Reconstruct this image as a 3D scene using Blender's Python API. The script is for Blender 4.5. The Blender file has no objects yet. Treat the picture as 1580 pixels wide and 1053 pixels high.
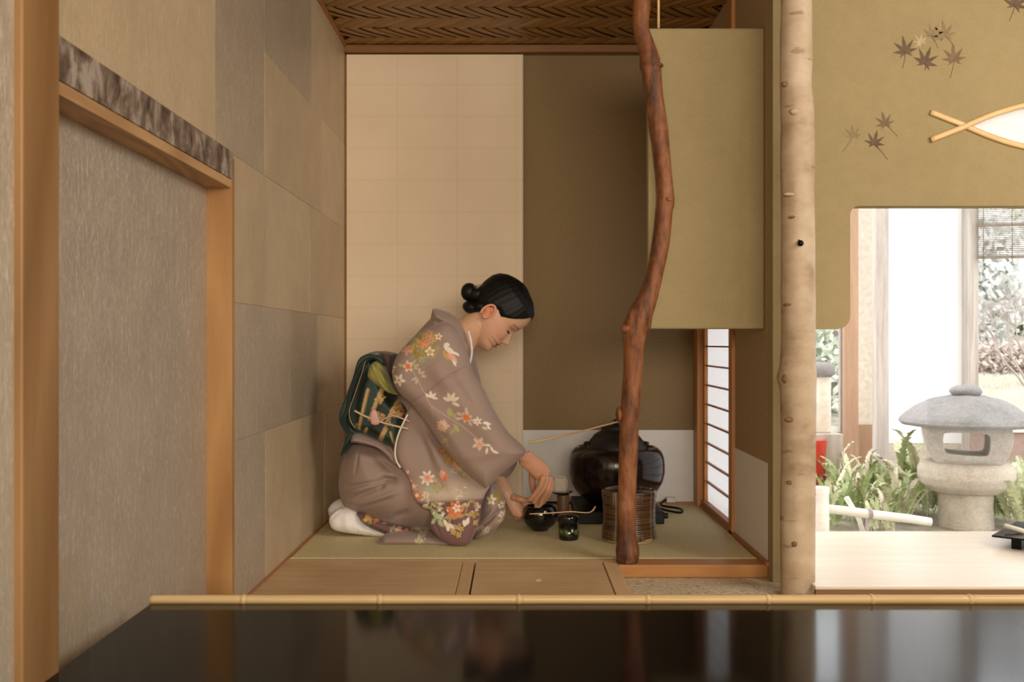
import bpy, bmesh, math, random
import numpy as np
from mathutils import Vector, Matrix, geometry
random.seed(7); rng = np.random.default_rng(7)
C = bpy.context.scene.collection
F = 1500.0; CX = 795.0; CY = 529.0; CAMZ = 0.66
R = math.radians
# ------------------------------------------------------------------ camera, world, lights, exposure
cam = bpy.data.cameras.new('camera'); cam_o = bpy.data.objects.new('camera', cam); C.objects.link(cam_o)
cam_o.location = (0, 0, CAMZ); cam_o.rotation_euler = (R(90), 0, 0)
cam.sensor_width = 36; cam.lens = 36*F/1580; cam.shift_x = -5/1580; cam.shift_y = 2.5/1580
cam.clip_start = .02; cam.clip_end = 200
cam.dof.use_dof = True; cam.dof.focus_distance = 3.25; cam.dof.aperture_fstop = 7.1
bpy.context.scene.camera = cam_o
sc = bpy.context.scene
sc.view_settings.view_transform = 'Standard'; sc.view_settings.look = 'None'
sc.view_settings.gamma = 1; sc.view_settings.use_curve_mapping = False
sc.view_settings.exposure = 0.55
sc.cycles.max_bounces = 8; sc.cycles.diffuse_bounces = 5; sc.cycles.sample_clamp_indirect = 4
sc.cycles.use_denoising = True
wd = bpy.data.worlds.new('sky'); sc.world = wd; wd.use_nodes = True
bg = wd.node_tree.nodes['Background']; bg.inputs[0].default_value = (.98, .98, 1, 1); bg.inputs[1].default_value = 2.3
def area(name, loc, rot, sx, sy, power, col):
    l = bpy.data.lights.new(name, 'AREA'); l.shape = 'RECTANGLE'; l.size = sx; l.size_y = sy; l.energy = power; l.color = col
    o = bpy.data.objects.new(name, l); C.objects.link(o); o.location = loc; o.rotation_euler = rot; return o
# unseen area lights added at the right and behind the camera to brighten the room
sl = Vector((2.4, 1.1, 1.65))
area('added_side_light', sl, (Vector((-.1, 3.25, .1))-sl).to_track_quat('-Z', 'Y').to_euler(), 1.8, 1.1, 47, (1, .93, .82))
area('added_rear_light', (.55, -1.9, 1.15), (R(73), 0, 0), 2.0, .8, 84, (1, .88, .72))
# ------------------------------------------------------------------ helpers
def W(px, py, Y): return Vector(((px-CX)*Y/F, Y, CAMZ-(py-CY)*Y/F))
def XX(px, Y): return (px-CX)*Y/F
def ZZ(py, Y): return CAMZ-(py-CY)*Y/F
def setp(o, label=None, cat=None, group=None, kind=None):
    if label: o['label'] = label
    if cat: o['category'] = cat
    if group: o['group'] = group
    if kind: o['kind'] = kind
    return o
def empty(name, loc, label=None, cat=None, group=None, kind=None):
    o = bpy.data.objects.new(name, None); C.objects.link(o); o.location = loc; o.empty_display_size = .05
    return setp(o, label, cat, group, kind)
def link(name, me, mat, parent=None, smooth=False):
    if mat is not None and not me.materials: me.materials.append(mat)
    o = bpy.data.objects.new(name, me); C.objects.link(o)
    if parent is not None:
        o.parent = parent
        o.matrix_parent_inverse = wmat(parent).inverted()
    if smooth:
        for p in me.polygons: p.use_smooth = True
    return o
def wmat(o):
    m = Matrix.LocRotScale(o.location, o.rotation_euler, o.scale)
    if o.parent: m = wmat(o.parent) @ o.matrix_parent_inverse @ m
    return m
def frombm(name, bm, mat, parent=None, smooth=False):
    me = bpy.data.meshes.new(name); bm.to_mesh(me); bm.free(); return link(name, me, mat, parent, smooth)
def addbox(bm, x0, x1, y0, y1, z0, z1, bev=0, M=None):
    r = bmesh.ops.create_cube(bm, size=1)
    vs = r['verts']
    for v in vs: v.co = Vector(((x0+x1)/2+v.co.x*(x1-x0), (y0+y1)/2+v.co.y*(y1-y0), (z0+z1)/2+v.co.z*(z1-z0)))
    if bev:
        es = list({e for v in vs for e in v.link_edges})
        rr = bmesh.ops.bevel(bm, geom=es, offset=bev, segments=2, affect='EDGES', profile=.5)
        vs = list({v for f in rr['faces'] for v in f.verts} | {v for v in vs if v.is_valid})
    if M is not None:
        for v in vs: v.co = M @ v.co
    return vs
def box(name, x0, x1, y0, y1, z0, z1, mat, parent=None, bev=0.002, M=None):
    bm = bmesh.new(); addbox(bm, x0, x1, y0, y1, z0, z1, bev, M); return frombm(name, bm, mat, parent)
def sbox(name, *a, **k):
    o = box(name, *a, **k); o['kind'] = 'structure'; return o
def catmull(pts, n=8, closed=False):
    P = [np.array(p, float) for p in pts]; out = []; N = len(P)
    rngi = range(N) if closed else range(N-1)
    for i in rngi:
        if closed: a, b, c, d = P[(i-1) % N], P[i], P[(i+1) % N], P[(i+2) % N]
        else: a, b, c, d = P[max(i-1, 0)], P[i], P[i+1], P[min(i+2, N-1)]
        for k in range(n):
            t = k/n
            out.append(.5*((2*b)+(-a+c)*t+(2*a-5*b+4*c-d)*t*t+(-a+3*b-3*c+d)*t**3))
    if not closed: out.append(P[-1])
    return out
def addtube(bm, pts, rad, seg=12, caps=True, flat=None, nrm=None, jitter=None):
    """pts list of Vectors, rad number or list; flat=(a,b) scales of the section along side / up"""
    n = len(pts); pts = [Vector(p) for p in pts]
    rad = rad if hasattr(rad, '__len__') else [rad]*n
    rings = []; up = Vector(nrm) if nrm else None
    prev = None
    for i in range(n):
        t = (pts[min(i+1, n-1)]-pts[max(i-1, 0)]).normalized()
        if prev is None:
            ref = up if up else (Vector((0, 1, 0)) if abs(t.y) < .9 else Vector((1, 0, 0)))
        else: ref = up if up else prev
        s = t.cross(ref).normalized(); u = s.cross(t).normalized(); prev = u
        ring = []
        for k in range(seg):
            a = 2*math.pi*k/seg; r = rad[i]
            if jitter: r = r*jitter(i, k)
            c, d = math.cos(a)*r, math.sin(a)*r
            if flat: c *= flat[0]; d *= flat[1]
            ring.append(bm.verts.new(pts[i]+s*c+u*d))
        rings.append(ring)
    for i in range(n-1):
        for k in range(seg):
            bm.faces.new((rings[i][k], rings[i][(k+1) % seg], rings[i+1][(k+1) % seg], rings[i+1][k]))
    if caps:
        bm.faces.new(rings[0][::-1]); bm.faces.new(rings[-1])
    return rings
def tube(name, pts, rad, mat, parent=None, seg=12, smooth=True, **k):
    bm = bmesh.new(); addtube(bm, pts, rad, seg, **k)
    bmesh.ops.recalc_face_normals(bm, faces=bm.faces); return frombm(name, bm, mat, parent, smooth)
def addlathe(bm, prof, cen, seg=48, f=None):
    rings = []
    for (r, z) in prof:
        ring = []
        for k in range(seg):
            a = 2*math.pi*k/seg; rr = r*(f(a, z) if f else 1)
            ring.append(bm.verts.new((cen[0]+rr*math.cos(a), cen[1]+rr*math.sin(a), cen[2]+z)))
        rings.append(ring)
    for i in range(len(rings)-1):
        for k in range(seg):
            bm.faces.new((rings[i][k], rings[i][(k+1) % seg], rings[i+1][(k+1) % seg], rings[i+1][k]))
    bm.faces.new(rings[0][::-1]); bm.faces.new(rings[-1])
def lathe(name, prof, cen, mat, parent=None, seg=48, f=None, smooth=True):
    bm = bmesh.new(); addlathe(bm, prof, cen, seg, f)
    bmesh.ops.recalc_face_normals(bm, faces=bm.faces); return frombm(name, bm, mat, parent, smooth)
def plate(name, outer, holes, y0, y1, mat, parent=None, bev=0):
    """extruded X-Z outline with holes, between y0 and y1"""
    bm = bmesh.new(); es = []
    for loop in [outer]+holes:
        vs = [bm.verts.new((p[0], y0, p[1])) for p in loop]
        es += [bm.edges.new((vs[i], vs[(i+1) % len(vs)])) for i in range(len(vs))]
    bmesh.ops.triangle_fill(bm, use_beauty=True, use_dissolve=False, edges=es)
    r = bmesh.ops.extrude_face_region(bm, geom=list(bm.faces))
    for v in r['geom']:
        if isinstance(v, bmesh.types.BMVert): v.co.y = y1
    bmesh.ops.recalc_face_normals(bm, faces=bm.faces)
    o = frombm(name, bm, mat, parent)
    if bev:
        m = o.modifiers.new('b', 'BEVEL'); m.width = bev; m.segments = 3; m.limit_method = 'ANGLE'; m.angle_limit = R(50)
    return o
def arc(cx, cz, r, a0, a1, n=8):
    return [(cx+r*math.cos(R(a0+(a1-a0)*i/n)), cz+r*math.sin(R(a0+(a1-a0)*i/n))) for i in range(n+1)]
# ------------------------------------------------------------------ materials
class NT:
    def __init__(s, name):
        s.m = bpy.data.materials.new(name); s.m.use_nodes = True; s.t = s.m.node_tree; s.N = s.t.nodes; s.L = s.t.links
        s.b = s.N['Principled BSDF']; s.co = s.N.new('ShaderNodeTexCoord').outputs['Object']
    def n(s, ty, **k):
        o = s.N.new(ty)
        for a, v in k.items():
            if a in o.inputs and not hasattr(o, a): o.inputs[a].default_value = v
            else: setattr(o, a, v)
        return o
    def mapped(s, scale=(1, 1, 1), rot=(0, 0, 0)):
        m = s.N.new('ShaderNodeMapping'); m.inputs['Scale'].default_value = scale; m.inputs['Rotation'].default_value = rot
        s.L.new(s.co, m.inputs['Vector']); return m.outputs[0]
    def noise(s, scale, detail=4, rough=.5, vec=None, dist=0):
        o = s.N.new('ShaderNodeTexNoise'); o.inputs['Scale'].default_value = scale; o.inputs['Detail'].default_value = detail
        o.inputs['Roughness'].default_value = rough; o.inputs['Distortion'].default_value = dist
        s.L.new(vec if vec is not None else s.co, o.inputs['Vector']); return o.outputs['Fac']
    def ramp(s, fac, stops):
        o = s.N.new('ShaderNodeValToRGB'); e = o.color_ramp.elements
        while len(e) < len(stops): e.new(.5)
        for i, (p, c) in enumerate(stops):
            e[i].position = p; e[i].color = (*c, 1) if hasattr(c, '__len__') else (c, c, c, 1)
        s.L.new(fac, o.inputs[0]); return o.outputs[0]
    def mix(s, fac, a, b, mode='MIX'):
        o = s.N.new('ShaderNodeMix'); o.data_type = 'RGBA'; o.blend_type = mode
        for v, i in ((fac, 0), (a, 6), (b, 7)):
            if isinstance(v, (int, float)): o.inputs[i].default_value = v
            elif isinstance(v, tuple): o.inputs[i].default_value = (*v, 1) if len(v) == 3 else v
            else: s.L.new(v, o.inputs[i])
        return o.outputs[2]
    def math(s, op, a, b=0.0):
        o = s.N.new('ShaderNodeMath'); o.operation = op
        for v, i in ((a, 0), (b, 1)):
            if isinstance(v, (int, float)): o.inputs[i].default_value = v
            else: s.L.new(v, o.inputs[i])
        return o.outputs[0]
    def bump(s, h, strength=.3, dist=.002):
        o = s.N.new('ShaderNodeBump'); o.inputs['Strength'].default_value = strength; o.inputs['Distance'].default_value = dist
        s.L.new(h, o.inputs['Height']); s.L.new(o.outputs[0], s.b.inputs['Normal'])
    def set(s, col=None, rough=None, metal=None, spec=None, **k):
        for v, nme in ((col, 'Base Color'), (rough, 'Roughness'), (metal, 'Metallic'), (spec, 'Specular IOR Level')):
            if v is None: continue
            if isinstance(v, (int, float)): s.b.inputs[nme].default_value = v
            elif isinstance(v, tuple): s.b.inputs[nme].default_value = (*v, 1)
            else: s.L.new(v, s.b.inputs[nme])
        for a, v in k.items(): s.b.inputs[a.replace('_', ' ')].default_value = v
        return s.m
def plain(name, c, rough=.6, metal=0, spec=.5, var=.12, scale=30, bump=.1, dist=.001, **k):
    t = NT(name); nz = t.noise(scale, 4)
    col = t.ramp(nz, [(.3, tuple(x*(1-var) for x in c)), (.7, tuple(min(1, x*(1+var)) for x in c))])
    if bump: t.bump(nz, bump, dist)
    return t.set(col, rough, metal, spec, **k)
def wood(name, dark, light, axis='Z', scale=9, rough=.5, bump=.15, rings=0, spec=.4):
    t = NT(name); st = 14
    sc3 = {'X': (1, st, st), 'Y': (st, 1, st), 'Z': (st, st, 1)}[axis]
    v = t.mapped(sc3); a = t.noise(scale*.35, 5, .6, v, .6); b = t.noise(scale*3, 3, .5, v)
    f = t.math('ADD', t.math('MULTIPLY', a, .75), t.math('MULTIPLY', b, .25))
    if rings:
        sc2 = {'X': (.9, 5, 5), 'Y': (5, .9, 5), 'Z': (5, 5, .9)}[axis]
        v2 = t.mapped(sc2); w = t.noise(rings, 1.5, .4, v2, .3)
        w = t.math('PINGPONG', t.math('MULTIPLY', w, 9.0), .5)
        f = t.math('ADD', t.math('MULTIPLY', f, .55), t.math('MULTIPLY', w, .8))
    col = t.ramp(f, [(.3, dark), (.72, light)])
    t.bump(f, bump, .001); return t.set(col, rough, 0, spec)
def paper_silver(name, c, metal=.55, rough=.42, fib=.5, tint=0):
    t = NT(name)
    sheet = t.noise(1.6, 3, .5); cloud = t.noise(9, 5, .6)
    cc = t.ramp(t.math('ADD', t.math('MULTIPLY', sheet, .5), t.math('MULTIPLY', cloud, .5)), [(.3, tuple(x*.84 for x in c)), (.7, tuple(min(1, x*1.12) for x in c))])
    wr_ = t.noise(7, 5, .65, t.mapped((1, 2.5, 1), (.5, 0, 0)), .8)
    fs = None
    for i, (sc_, ro) in enumerate((((9, 95, 8), .45), ((11, 120, 9), -.35), ((10, 100, 7), .08), ((12, 110, 11), 1.1))):
        v = t.mapped(sc_, (ro, 0, 0)); n1 = t.noise(2.6, 1, .5, v, 2.2)
        f = t.ramp(n1, [(.66, 0), (.72, 1)])
        fs = f if fs is None else t.math('MAXIMUM', fs, f)
    fs = t.math('MULTIPLY', fs, fib)
    cc = t.mix(fs, cc, tuple(min(1, x*1.7+.12) for x in c))
    h = t.math('ADD', t.math('MULTIPLY', fs, 1.0), t.math('ADD', t.math('MULTIPLY', t.noise(60, 4, .6), .25), t.math('MULTIPLY', wr_, 1.6)))
    t.bump(h, .5, .0015)
    return t.set(cc, t.math('SUBTRACT', rough+.08, t.math('MULTIPLY', fs, .25)), metal, .5)
M = {}
M['jamb'] = wood('cedar_jamb', (.31, .15, .048), (.44, .235, .085), 'Z', 7, .5, .08, .5)
M['jambdark'] = wood('darker_cedar_post', (.21, .105, .035), (.30, .165, .065), 'Z', 7, .5, .08, .5)
M['jambY'] = wood('cedar_lintel', (.36, .2, .09), (.52, .31, .15), 'Y', 7, .55, .08, 1.2)
M['orangeX'] = wood('orange_cedar_rail', (.33, .14, .04), (.46, .22, .07), 'X', 6, .45, .06)
M['orangeY'] = wood('orange_cedar_sill', (.28, .11, .035), (.42, .19, .07), 'Y', 6, .5, .06)
M['orangeZ'] = wood('orange_cedar_post', (.36, .15, .045), (.56, .26, .09), 'Z', 6, .5, .06)
def boardmat():
    t = NT('pine_floorboard'); v = t.mapped((1, 14, 14)); f0 = t.noise(2.5, 5, .6, v, .4)
    w = t.n('ShaderNodeTexWave'); w.bands_direction = 'Y'; w.inputs['Scale'].default_value = 24; w.inputs['Distortion'].default_value = 26; w.inputs['Detail'].default_value = 1.0; w.inputs['Detail Scale'].default_value = .13
    t.L.new(t.mapped((.45, 1, 1)), w.inputs['Vector'])
    base = t.ramp(f0, [(.3, (.50, .335, .18)), (.7, (.64, .44, .25))])
    ln = t.ramp(w.outputs['Fac'], [(.5, 0), (.9, .85)]); md = t.ramp(t.noise(3, 2), [(.40, .15), (.62, 1)])
    col = t.mix(t.math('MULTIPLY', ln, md), base, (.30, .17, .075)); t.bump(f0, .08, .001)
    return t.set(col, .5, 0, .4)
M['board'] = boardmat()
M['batten'] = wood('pine_batten', (.50, .33, .175), (.60, .40, .22), 'Y', 6, .55, .06)
M['battenX'] = wood('pine_edge_rail', (.48, .31, .16), (.56, .37, .20), 'X', 6, .55, .06)
M['silver'] = paper_silver('silver_mulberry_paper', (.50, .43, .33), .42, .42, .55)
M['silver2'] = paper_silver('darker_mulberry_paper', (.45, .375, .28), .42, .40, .5)
M['gold'] = paper_silver('golden_mulberry_paper', (.55, .43, .28), .32, .46, .25)
M['gold2'] = paper_silver('pale_golden_mulberry_paper', (.60, .48, .32), .3, .48, .22)
M['doorp'] = paper_silver('door_mulberry_paper', (.46, .40, .32), .45, .42, .6)
M['lacquer_dark'] = plain('black_lacquer', (.0025, .0025, .0025), .1, 0, .13, .3, 20, .0)
def olive_mat():
    t = NT('olive_earth_plaster'); a = t.noise(2.2, 4, .6); b = t.noise(140, 3, .7); c = t.noise(28, 4, .6)
    f = t.math('ADD', t.math('MULTIPLY', a, .45), t.math('ADD', t.math('MULTIPLY', b, .3), t.math('MULTIPLY', c, .25)))
    col = t.ramp(f, [(.32, (.27, .21, .105)), (.68, (.35, .275, .145))]); t.bump(t.math('ADD', b, c), .16, .0012)
    return t.set(col, .9, 0, .2)
M['olive'] = olive_mat()
M['darkwall'] = plain('grey_brown_earth_plaster', (.25, .175, .09), .92, 0, .15, .08, 120, .15, .001)
M['sidewall'] = plain('tan_earth_plaster', (.36, .26, .14), .92, 0, .15, .08, 60, .15, .001)
M['whitepaper'] = plain('white_waist_paper', (.74, .72, .68), .85, 0, .2, .02, 12, .05)
def fusuma_mat():
    t = NT('cream_layered_paper'); s = t.N.new('ShaderNodeSeparateXYZ'); t.L.new(t.co, s.inputs[0])
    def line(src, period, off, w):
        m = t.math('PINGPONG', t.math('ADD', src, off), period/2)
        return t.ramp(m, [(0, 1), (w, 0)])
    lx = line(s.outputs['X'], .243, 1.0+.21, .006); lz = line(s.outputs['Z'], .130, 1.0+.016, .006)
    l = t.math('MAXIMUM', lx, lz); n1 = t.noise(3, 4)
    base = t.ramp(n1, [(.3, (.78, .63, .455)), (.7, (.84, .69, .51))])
    col = t.mix(t.math('MULTIPLY', l, .13), base, (.5, .38, .22)); t.bump(t.math('ADD', t.math('MULTIPLY', l, .4), t.math('MULTIPLY', t.noise(90, 3), .3)), .12, .001)  # shade of the lattice behind, painted into the paper colour as darker lines
    return t.set(col, .85, 0, .2)
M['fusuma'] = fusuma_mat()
def tatami_mat():
    t = NT('rush_tatami'); v = t.mapped((1, .02, 1)); n1 = t.noise(420, 2, .5, v); n2 = t.noise(3, 3)
    v2 = t.mapped((.25, 1, 1)); n3 = t.noise(160, 2, .5, v2)
    f = t.math('ADD', t.math('MULTIPLY', n1, .5), t.math('ADD', t.math('MULTIPLY', n3, .2), t.math('MULTIPLY', n2, .3)))
    col = t.ramp(f, [(.3, (.49, .42, .225)), (.7, (.65, .56, .32))]); t.bump(n1, .3, .001)
    return t.set(col, .6, 0, .35)
M['tatami'] = tatami_mat()
M['tatami_edge'] = plain('folded_rush_edge', (.62, .54, .32), .6, 0, .3, .1, 90, .1)
def pebble_mat():
    t = NT('washed_pebble_floor'); v = t.n('ShaderNodeTexVoronoi'); v.inputs['Scale'].default_value = 130; t.L.new(t.co, v.inputs['Vector'])
    sp = t.N.new('ShaderNodeSeparateColor'); t.L.new(v.outputs['Color'], sp.inputs[0])
    col = t.ramp(sp.outputs[0], [(0, (.12, .09, .06)), (.12, (.50, .39, .25)), (.8, (.60, .49, .34)), (1, (.72, .66, .55))])
    col = t.mix(t.ramp(v.outputs['Distance'], [(.3, 0), (.55, .75)]), col, (.45, .36, .24)); t.bump(v.outputs['Distance'], -.5, .003)
    return t.set(col, .8, 0, .3)
M['pebble'] = pebble_mat()
def bark_red():
    t = NT('red_pine_bark'); v = t.mapped((1, 1, .35)); a = t.noise(14, 6, .65, v, .5); b = t.noise(60, 5, .7, v); v3 = t.mapped((1, 1, .12)); c = t.noise(45, 3, .5, v3)
    f = t.math('ADD', t.math('MULTIPLY', a, .5), t.math('ADD', t.math('MULTIPLY', b, .3), t.math('MULTIPLY', c, .2)))
    col = t.ramp(f, [(.37, (.035, .015, .008)), (.46, (.12, .042, .015)), (.54, (.23, .08, .026)), (.65, (.30, .155, .08))])
    t.bump(f, .6, .006); return t.set(col, .62, 0, .4)
M['bark'] = bark_red()
def birch_mat():
    t = NT('peeled_birch_bark'); v = t.mapped((1, 1, 2)); a = t.noise(9, 5, .6, v, .3); b = t.noise(5, 4, .6); c = t.noise(50, 4, .6)
    col = t.ramp(t.math('ADD', t.math('MULTIPLY', a, .4), t.math('MULTIPLY', b, .6)), [(.34, (.24, .155, .09)), (.46, (.41, .30, .195)), (.66, (.54, .43, .31))])
    mk = t.ramp(t.noise(11, 2, .5, t.mapped((1, 1, 4))), [(.70, 0), (.74, 1)])
    col = t.mix(t.math('MULTIPLY', mk, .6), col, (.2, .12, .07)); t.bump(t.math('ADD', a, c), .3, .003)
    return t.set(col, .6, 0, .35)
M['birch'] = birch_mat()
M['knot'] = plain('dark_scar_and_hole_backing', (.17, .09, .045), .8, 0, .3, .3, 60, .5, .003)
M['bamboo'] = wood('golden_bamboo', (.44, .29, .125), (.60, .43, .22), 'X', 4, .35, .05)
M['bamboo_thin'] = wood('pale_bamboo', (.60, .38, .16), (.78, .54, .27), 'X', 4, .4, .05)
M['weave'] = wood('woven_cedar_bark_strip', (.20, .095, .022), (.29, .145, .035), 'X', 5, .45, .25)
M['weave2'] = wood('woven_cedar_light_strip', (.25, .125, .03), (.34, .175, .043), 'X', 5, .45, .25)
M['ceil_back'] = plain('ceiling_backing', (.10, .05, .018), .9)
M['plaster_room'] = plain('warm_room_plaster', (.20, .13, .07), .9, 0, .2, .06, 20)
def paper_trans(name, c, tr=.65):
    t = NT(name); m = t.m; out = [n for n in t.N if n.type == 'OUTPUT_MATERIAL'][0]
    d = t.n('ShaderNodeBsdfDiffuse'); d.inputs[0].default_value = (*c, 1); tl = t.n('ShaderNodeBsdfTranslucent'); tl.inputs[0].default_value = (*c, 1)
    col = t.ramp(t.noise(60, 5, .7), [(.3, tuple(x*.93 for x in c)), (.7, c)])
    t.L.new(col, d.inputs[0]); t.L.new(col, tl.inputs[0])
    mx = t.n('ShaderNodeMixShader'); mx.inputs[0].default_value = tr; t.L.new(d.outputs[0], mx.inputs[1]); t.L.new(tl.outputs[0], mx.inputs[2]); t.L.new(mx.outputs[0], out.inputs[0])
    return m
M['shoji'] = paper_trans('shoji_paper', (.93, .94, .96), .75)
M['shoji_eye'] = paper_trans('shoji_paper_warm', (.95, .93, .9), .72)
def glass_mat():
    t = NT('window_glass'); out = [n for n in t.N if n.type == 'OUTPUT_MATERIAL'][0]
    tr = t.n('ShaderNodeBsdfTransparent'); tr.inputs[0].default_value = (.96, .97, .97, 1); gl = t.n('ShaderNodeBsdfGlossy'); gl.inputs['Roughness'].default_value = .02
    fr = t.n('ShaderNodeFresnel'); fr.inputs[0].default_value = 1.18; mx = t.n('ShaderNodeMixShader')
    t.L.new(fr.outputs[0], mx.inputs[0]); t.L.new(tr.outputs[0], mx.inputs[1]); t.L.new(gl.outputs[0], mx.inputs[2]); t.L.new(mx.outputs[0], out.inputs[0]); return t.m
M['glass'] = glass_mat()
M['desk'] = wood('pale_planed_board', (.68, .58, .46), (.80, .72, .60), 'X', 4, .3, .03)
M['desk_edge'] = wood('dark_board_edge', (.17, .085, .035), (.26, .14, .06), 'X', 4, .5, .04)
M['brass_edge'] = plain('yellow_bamboo_edge', (.62, .36, .05), .4)
def stone(name, c, moss=.0, pit=.5):
    t = NT(name); a = t.noise(6, 5, .6); b = t.noise(110, 4, .8); v = t.noise(38, 5, .7)
    f = t.math('ADD', t.math('MULTIPLY', a, .35), t.math('ADD', t.math('MULTIPLY', b, .4), t.math('MULTIPLY', v, .25)))
    col = t.ramp(f, [(.32, tuple(x*.6 for x in c)), (.5, c), (.68, tuple(min(1, x*1.35) for x in c))])
    if moss: col = t.mix(t.ramp(t.noise(9, 4), [(.6, 0), (.7, moss)]), col, (.25, .26, .12))
    t.bump(f, pit, .006); return t.set(col, .92, 0, .2)
M['stone'] = stone('weathered_granite', (.44, .40, .35), .25); M['stone2'] = stone('pale_granite', (.50, .43, .35), .2); M['stone3'] = stone('grey_cap_granite', (.27, .255, .245), .1)
M['wcol'] = wood('weathered_grey_post', (.30, .25, .21), (.55, .49, .43), 'Z', 5, .8, .3)
M['brownpost'] = wood('brown_door_stile', (.30, .17, .10), (.45, .29, .18), 'Z', 5, .6, .1)
M['cream'] = plain('cream_plaster', (.62, .55, .45), .9)
M['white'] = plain('white_screen', (.92, .92, .92), .9, 0, .2, .01)
M['fern'] = plain('fern_green', (.34, .41, .18), .5, 0, .4, .35, 8, 0); M['fern2'] = plain('pale_fern_green', (.58, .60, .38), .5, 0, .4, .3, 8, 0); M['fern3'] = plain('dry_fern', (.66, .60, .46), .6, 0, .3, .3, 8, 0)
M['bamboo_out'] = wood('sun_bleached_bamboo', (.62, .56, .47), (.80, .76, .69), 'X', 4, .5, .08)
M['leafbg'] = plain('haze_paled_foliage', (.68, .72, .60), .7, 0, .3, .3, 6, 0); M['leafbg2'] = plain('haze_paled_grey_foliage', (.80, .81, .75), .7, 0, .3, .3, 6, 0)  # distant haze put into the foliage colours by paling them
M['branch'] = plain('bare_grey_branch', (.42, .36, .32), .8)
M['straw'] = plain('dry_straw_grass', (.70, .67, .56), .9, 0, .2, .25, 5, .3); M['hedge'] = plain('russet_hedge', (.62, .52, .46), .9, 0, .2, .2, 8, .3)
M['soil'] = plain('garden_soil', (.30, .27, .21), .95, 0, .2, .3, 10, .5, .01)
M['reed'] = plain('reed_blind', (.20, .155, .115), .8)
M['planter'] = plain('brown_garden_chest', (.33, .22, .18), .7); M['red'] = plain('red_enamel', (.62, .05, .03), .4)
# ------------------------------------------------------------------ the room shell
LX = -.697; RX = .752; BY = 4.0; CZ = 1.876; TOP = 2.45
wl = empty('wall_left', (LX, 2.5, 0), kind='structure')
def wpart(name, *a, **k): return box(name, *a, parent=wl, **k)
wpart('wall_body', LX-.12, LX-.003, 2.387, BY+.05, -.06, TOP, M['gold'], bev=0)
wpart('wall_body', LX-.12, LX-.003, 1.40, 2.387, 1.10, TOP, M['silver'], bev=0)
wpart('wall_body', LX-.12, LX-.003, -2.0, 1.40, -.06, TOP, M['silver'], bev=0)
def sheet(y0, y1, z0, z1, m, t=0.0):
    wpart('paper_sheet', LX-.003, LX+t, y0+.0005, y1-.0005, z0+.0005, z1-.0005, M[m], bev=0)
sheet(-2, 1.353, -.06, TOP, 'silver')
sheet(1.353, 2.258, 1.113, TOP, 'gold', .0006)
sheet(2.258, 2.70, 1.125, TOP, 'silver2', .0002)
sheet(2.70, 3.32, 1.47, TOP, 'silver2', .0004); sheet(3.32, BY, 1.47, TOP, 'gold', .0002)
sheet(2.70, 3.5, 1.125, 1.47, 'gold', .0008); sheet(3.5, BY, 1.125, 1.47, 'gold2', .0004)
sheet(2.387, 2.72, .76, 1.125, 'gold', .0006); sheet(2.72, 3.30, .76, 1.125, 'gold2', .0002); sheet(3.30, BY, .76, 1.125, 'gold', .0006)
sheet(2.387, 3.02, .415, .76, 'silver', .0010); sheet(3.02, 3.42, .415, .76, 'silver2', .0004); sheet(3.42, BY, .415, .76, 'gold2', .0002)
sheet(2.387, 2.71, -.06, .415, 'silver', .0004); sheet(2.71, 3.16, -.06, .415, 'gold2', .0008); sheet(3.16, 3.55, -.06, .415, 'gold', .0002); sheet(3.55, BY, -.06, .415, 'gold2', .0005)
# low doorway in the left wall
d1 = empty('door_1', (LX-.058, 1.9, -.05), kind='structure')
box('door_panel', LX-.10, LX-.059, 1.38, 2.395, -.06, 1.05, M['doorp'], d1, bev=0)
box('paper_patch', LX-.059, LX-.0587, 1.38, 1.72, .04, .30, M['silver2'], d1, bev=0)
box('paper_patch', LX-.059, LX-.0588, 1.95, 2.385, .30, .62, M['doorp'], d1, bev=0)
box('jamb', LX-.0595, LX+.003, 2.381, 2.405, -.06, 1.113, M['jamb'], d1, bev=.001)
box('lintel', LX-.059, LX+.001, 1.40, 2.381, 1.039, 1.060, M['jambY'], d1, bev=.001)
def mottle():
    t = NT('mottled_brown_silver_leaf'); v = t.mapped((1, 1.3, .9)); a = t.noise(17, 5, .65, v, .4)
    col = t.ramp(a, [(.36, (.07, .045, .033)), (.5, (.22, .165, .13)), (.62, (.45, .39, .33))]); t.bump(a, .3, .002)
    return t.set(col, .45, .3, .5)
box('lintel_band', LX-.059, LX+.004, 1.40, 2.390, 1.0605, 1.128, mottle(), d1, bev=.001)
t1 = sbox('trim_1', LX-.06, LX+.012, 1.352, 1.462, -.06, TOP, M['jambdark'], bev=.003)
box('baseboard_left', LX-.057, LX-.03, 1.46, 2.386, -.06, -.02, M['batten'], bev=.001)['kind'] = 'structure'
t2 = sbox('trim_2', LX, LX+.006, 2.42, BY, -.001, .006, M['orangeY'], bev=.001)
t3 = sbox('trim_3', LX, LX+.007, BY-.012, BY, 0, 1.84, M['orangeZ'], bev=.001)
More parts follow.
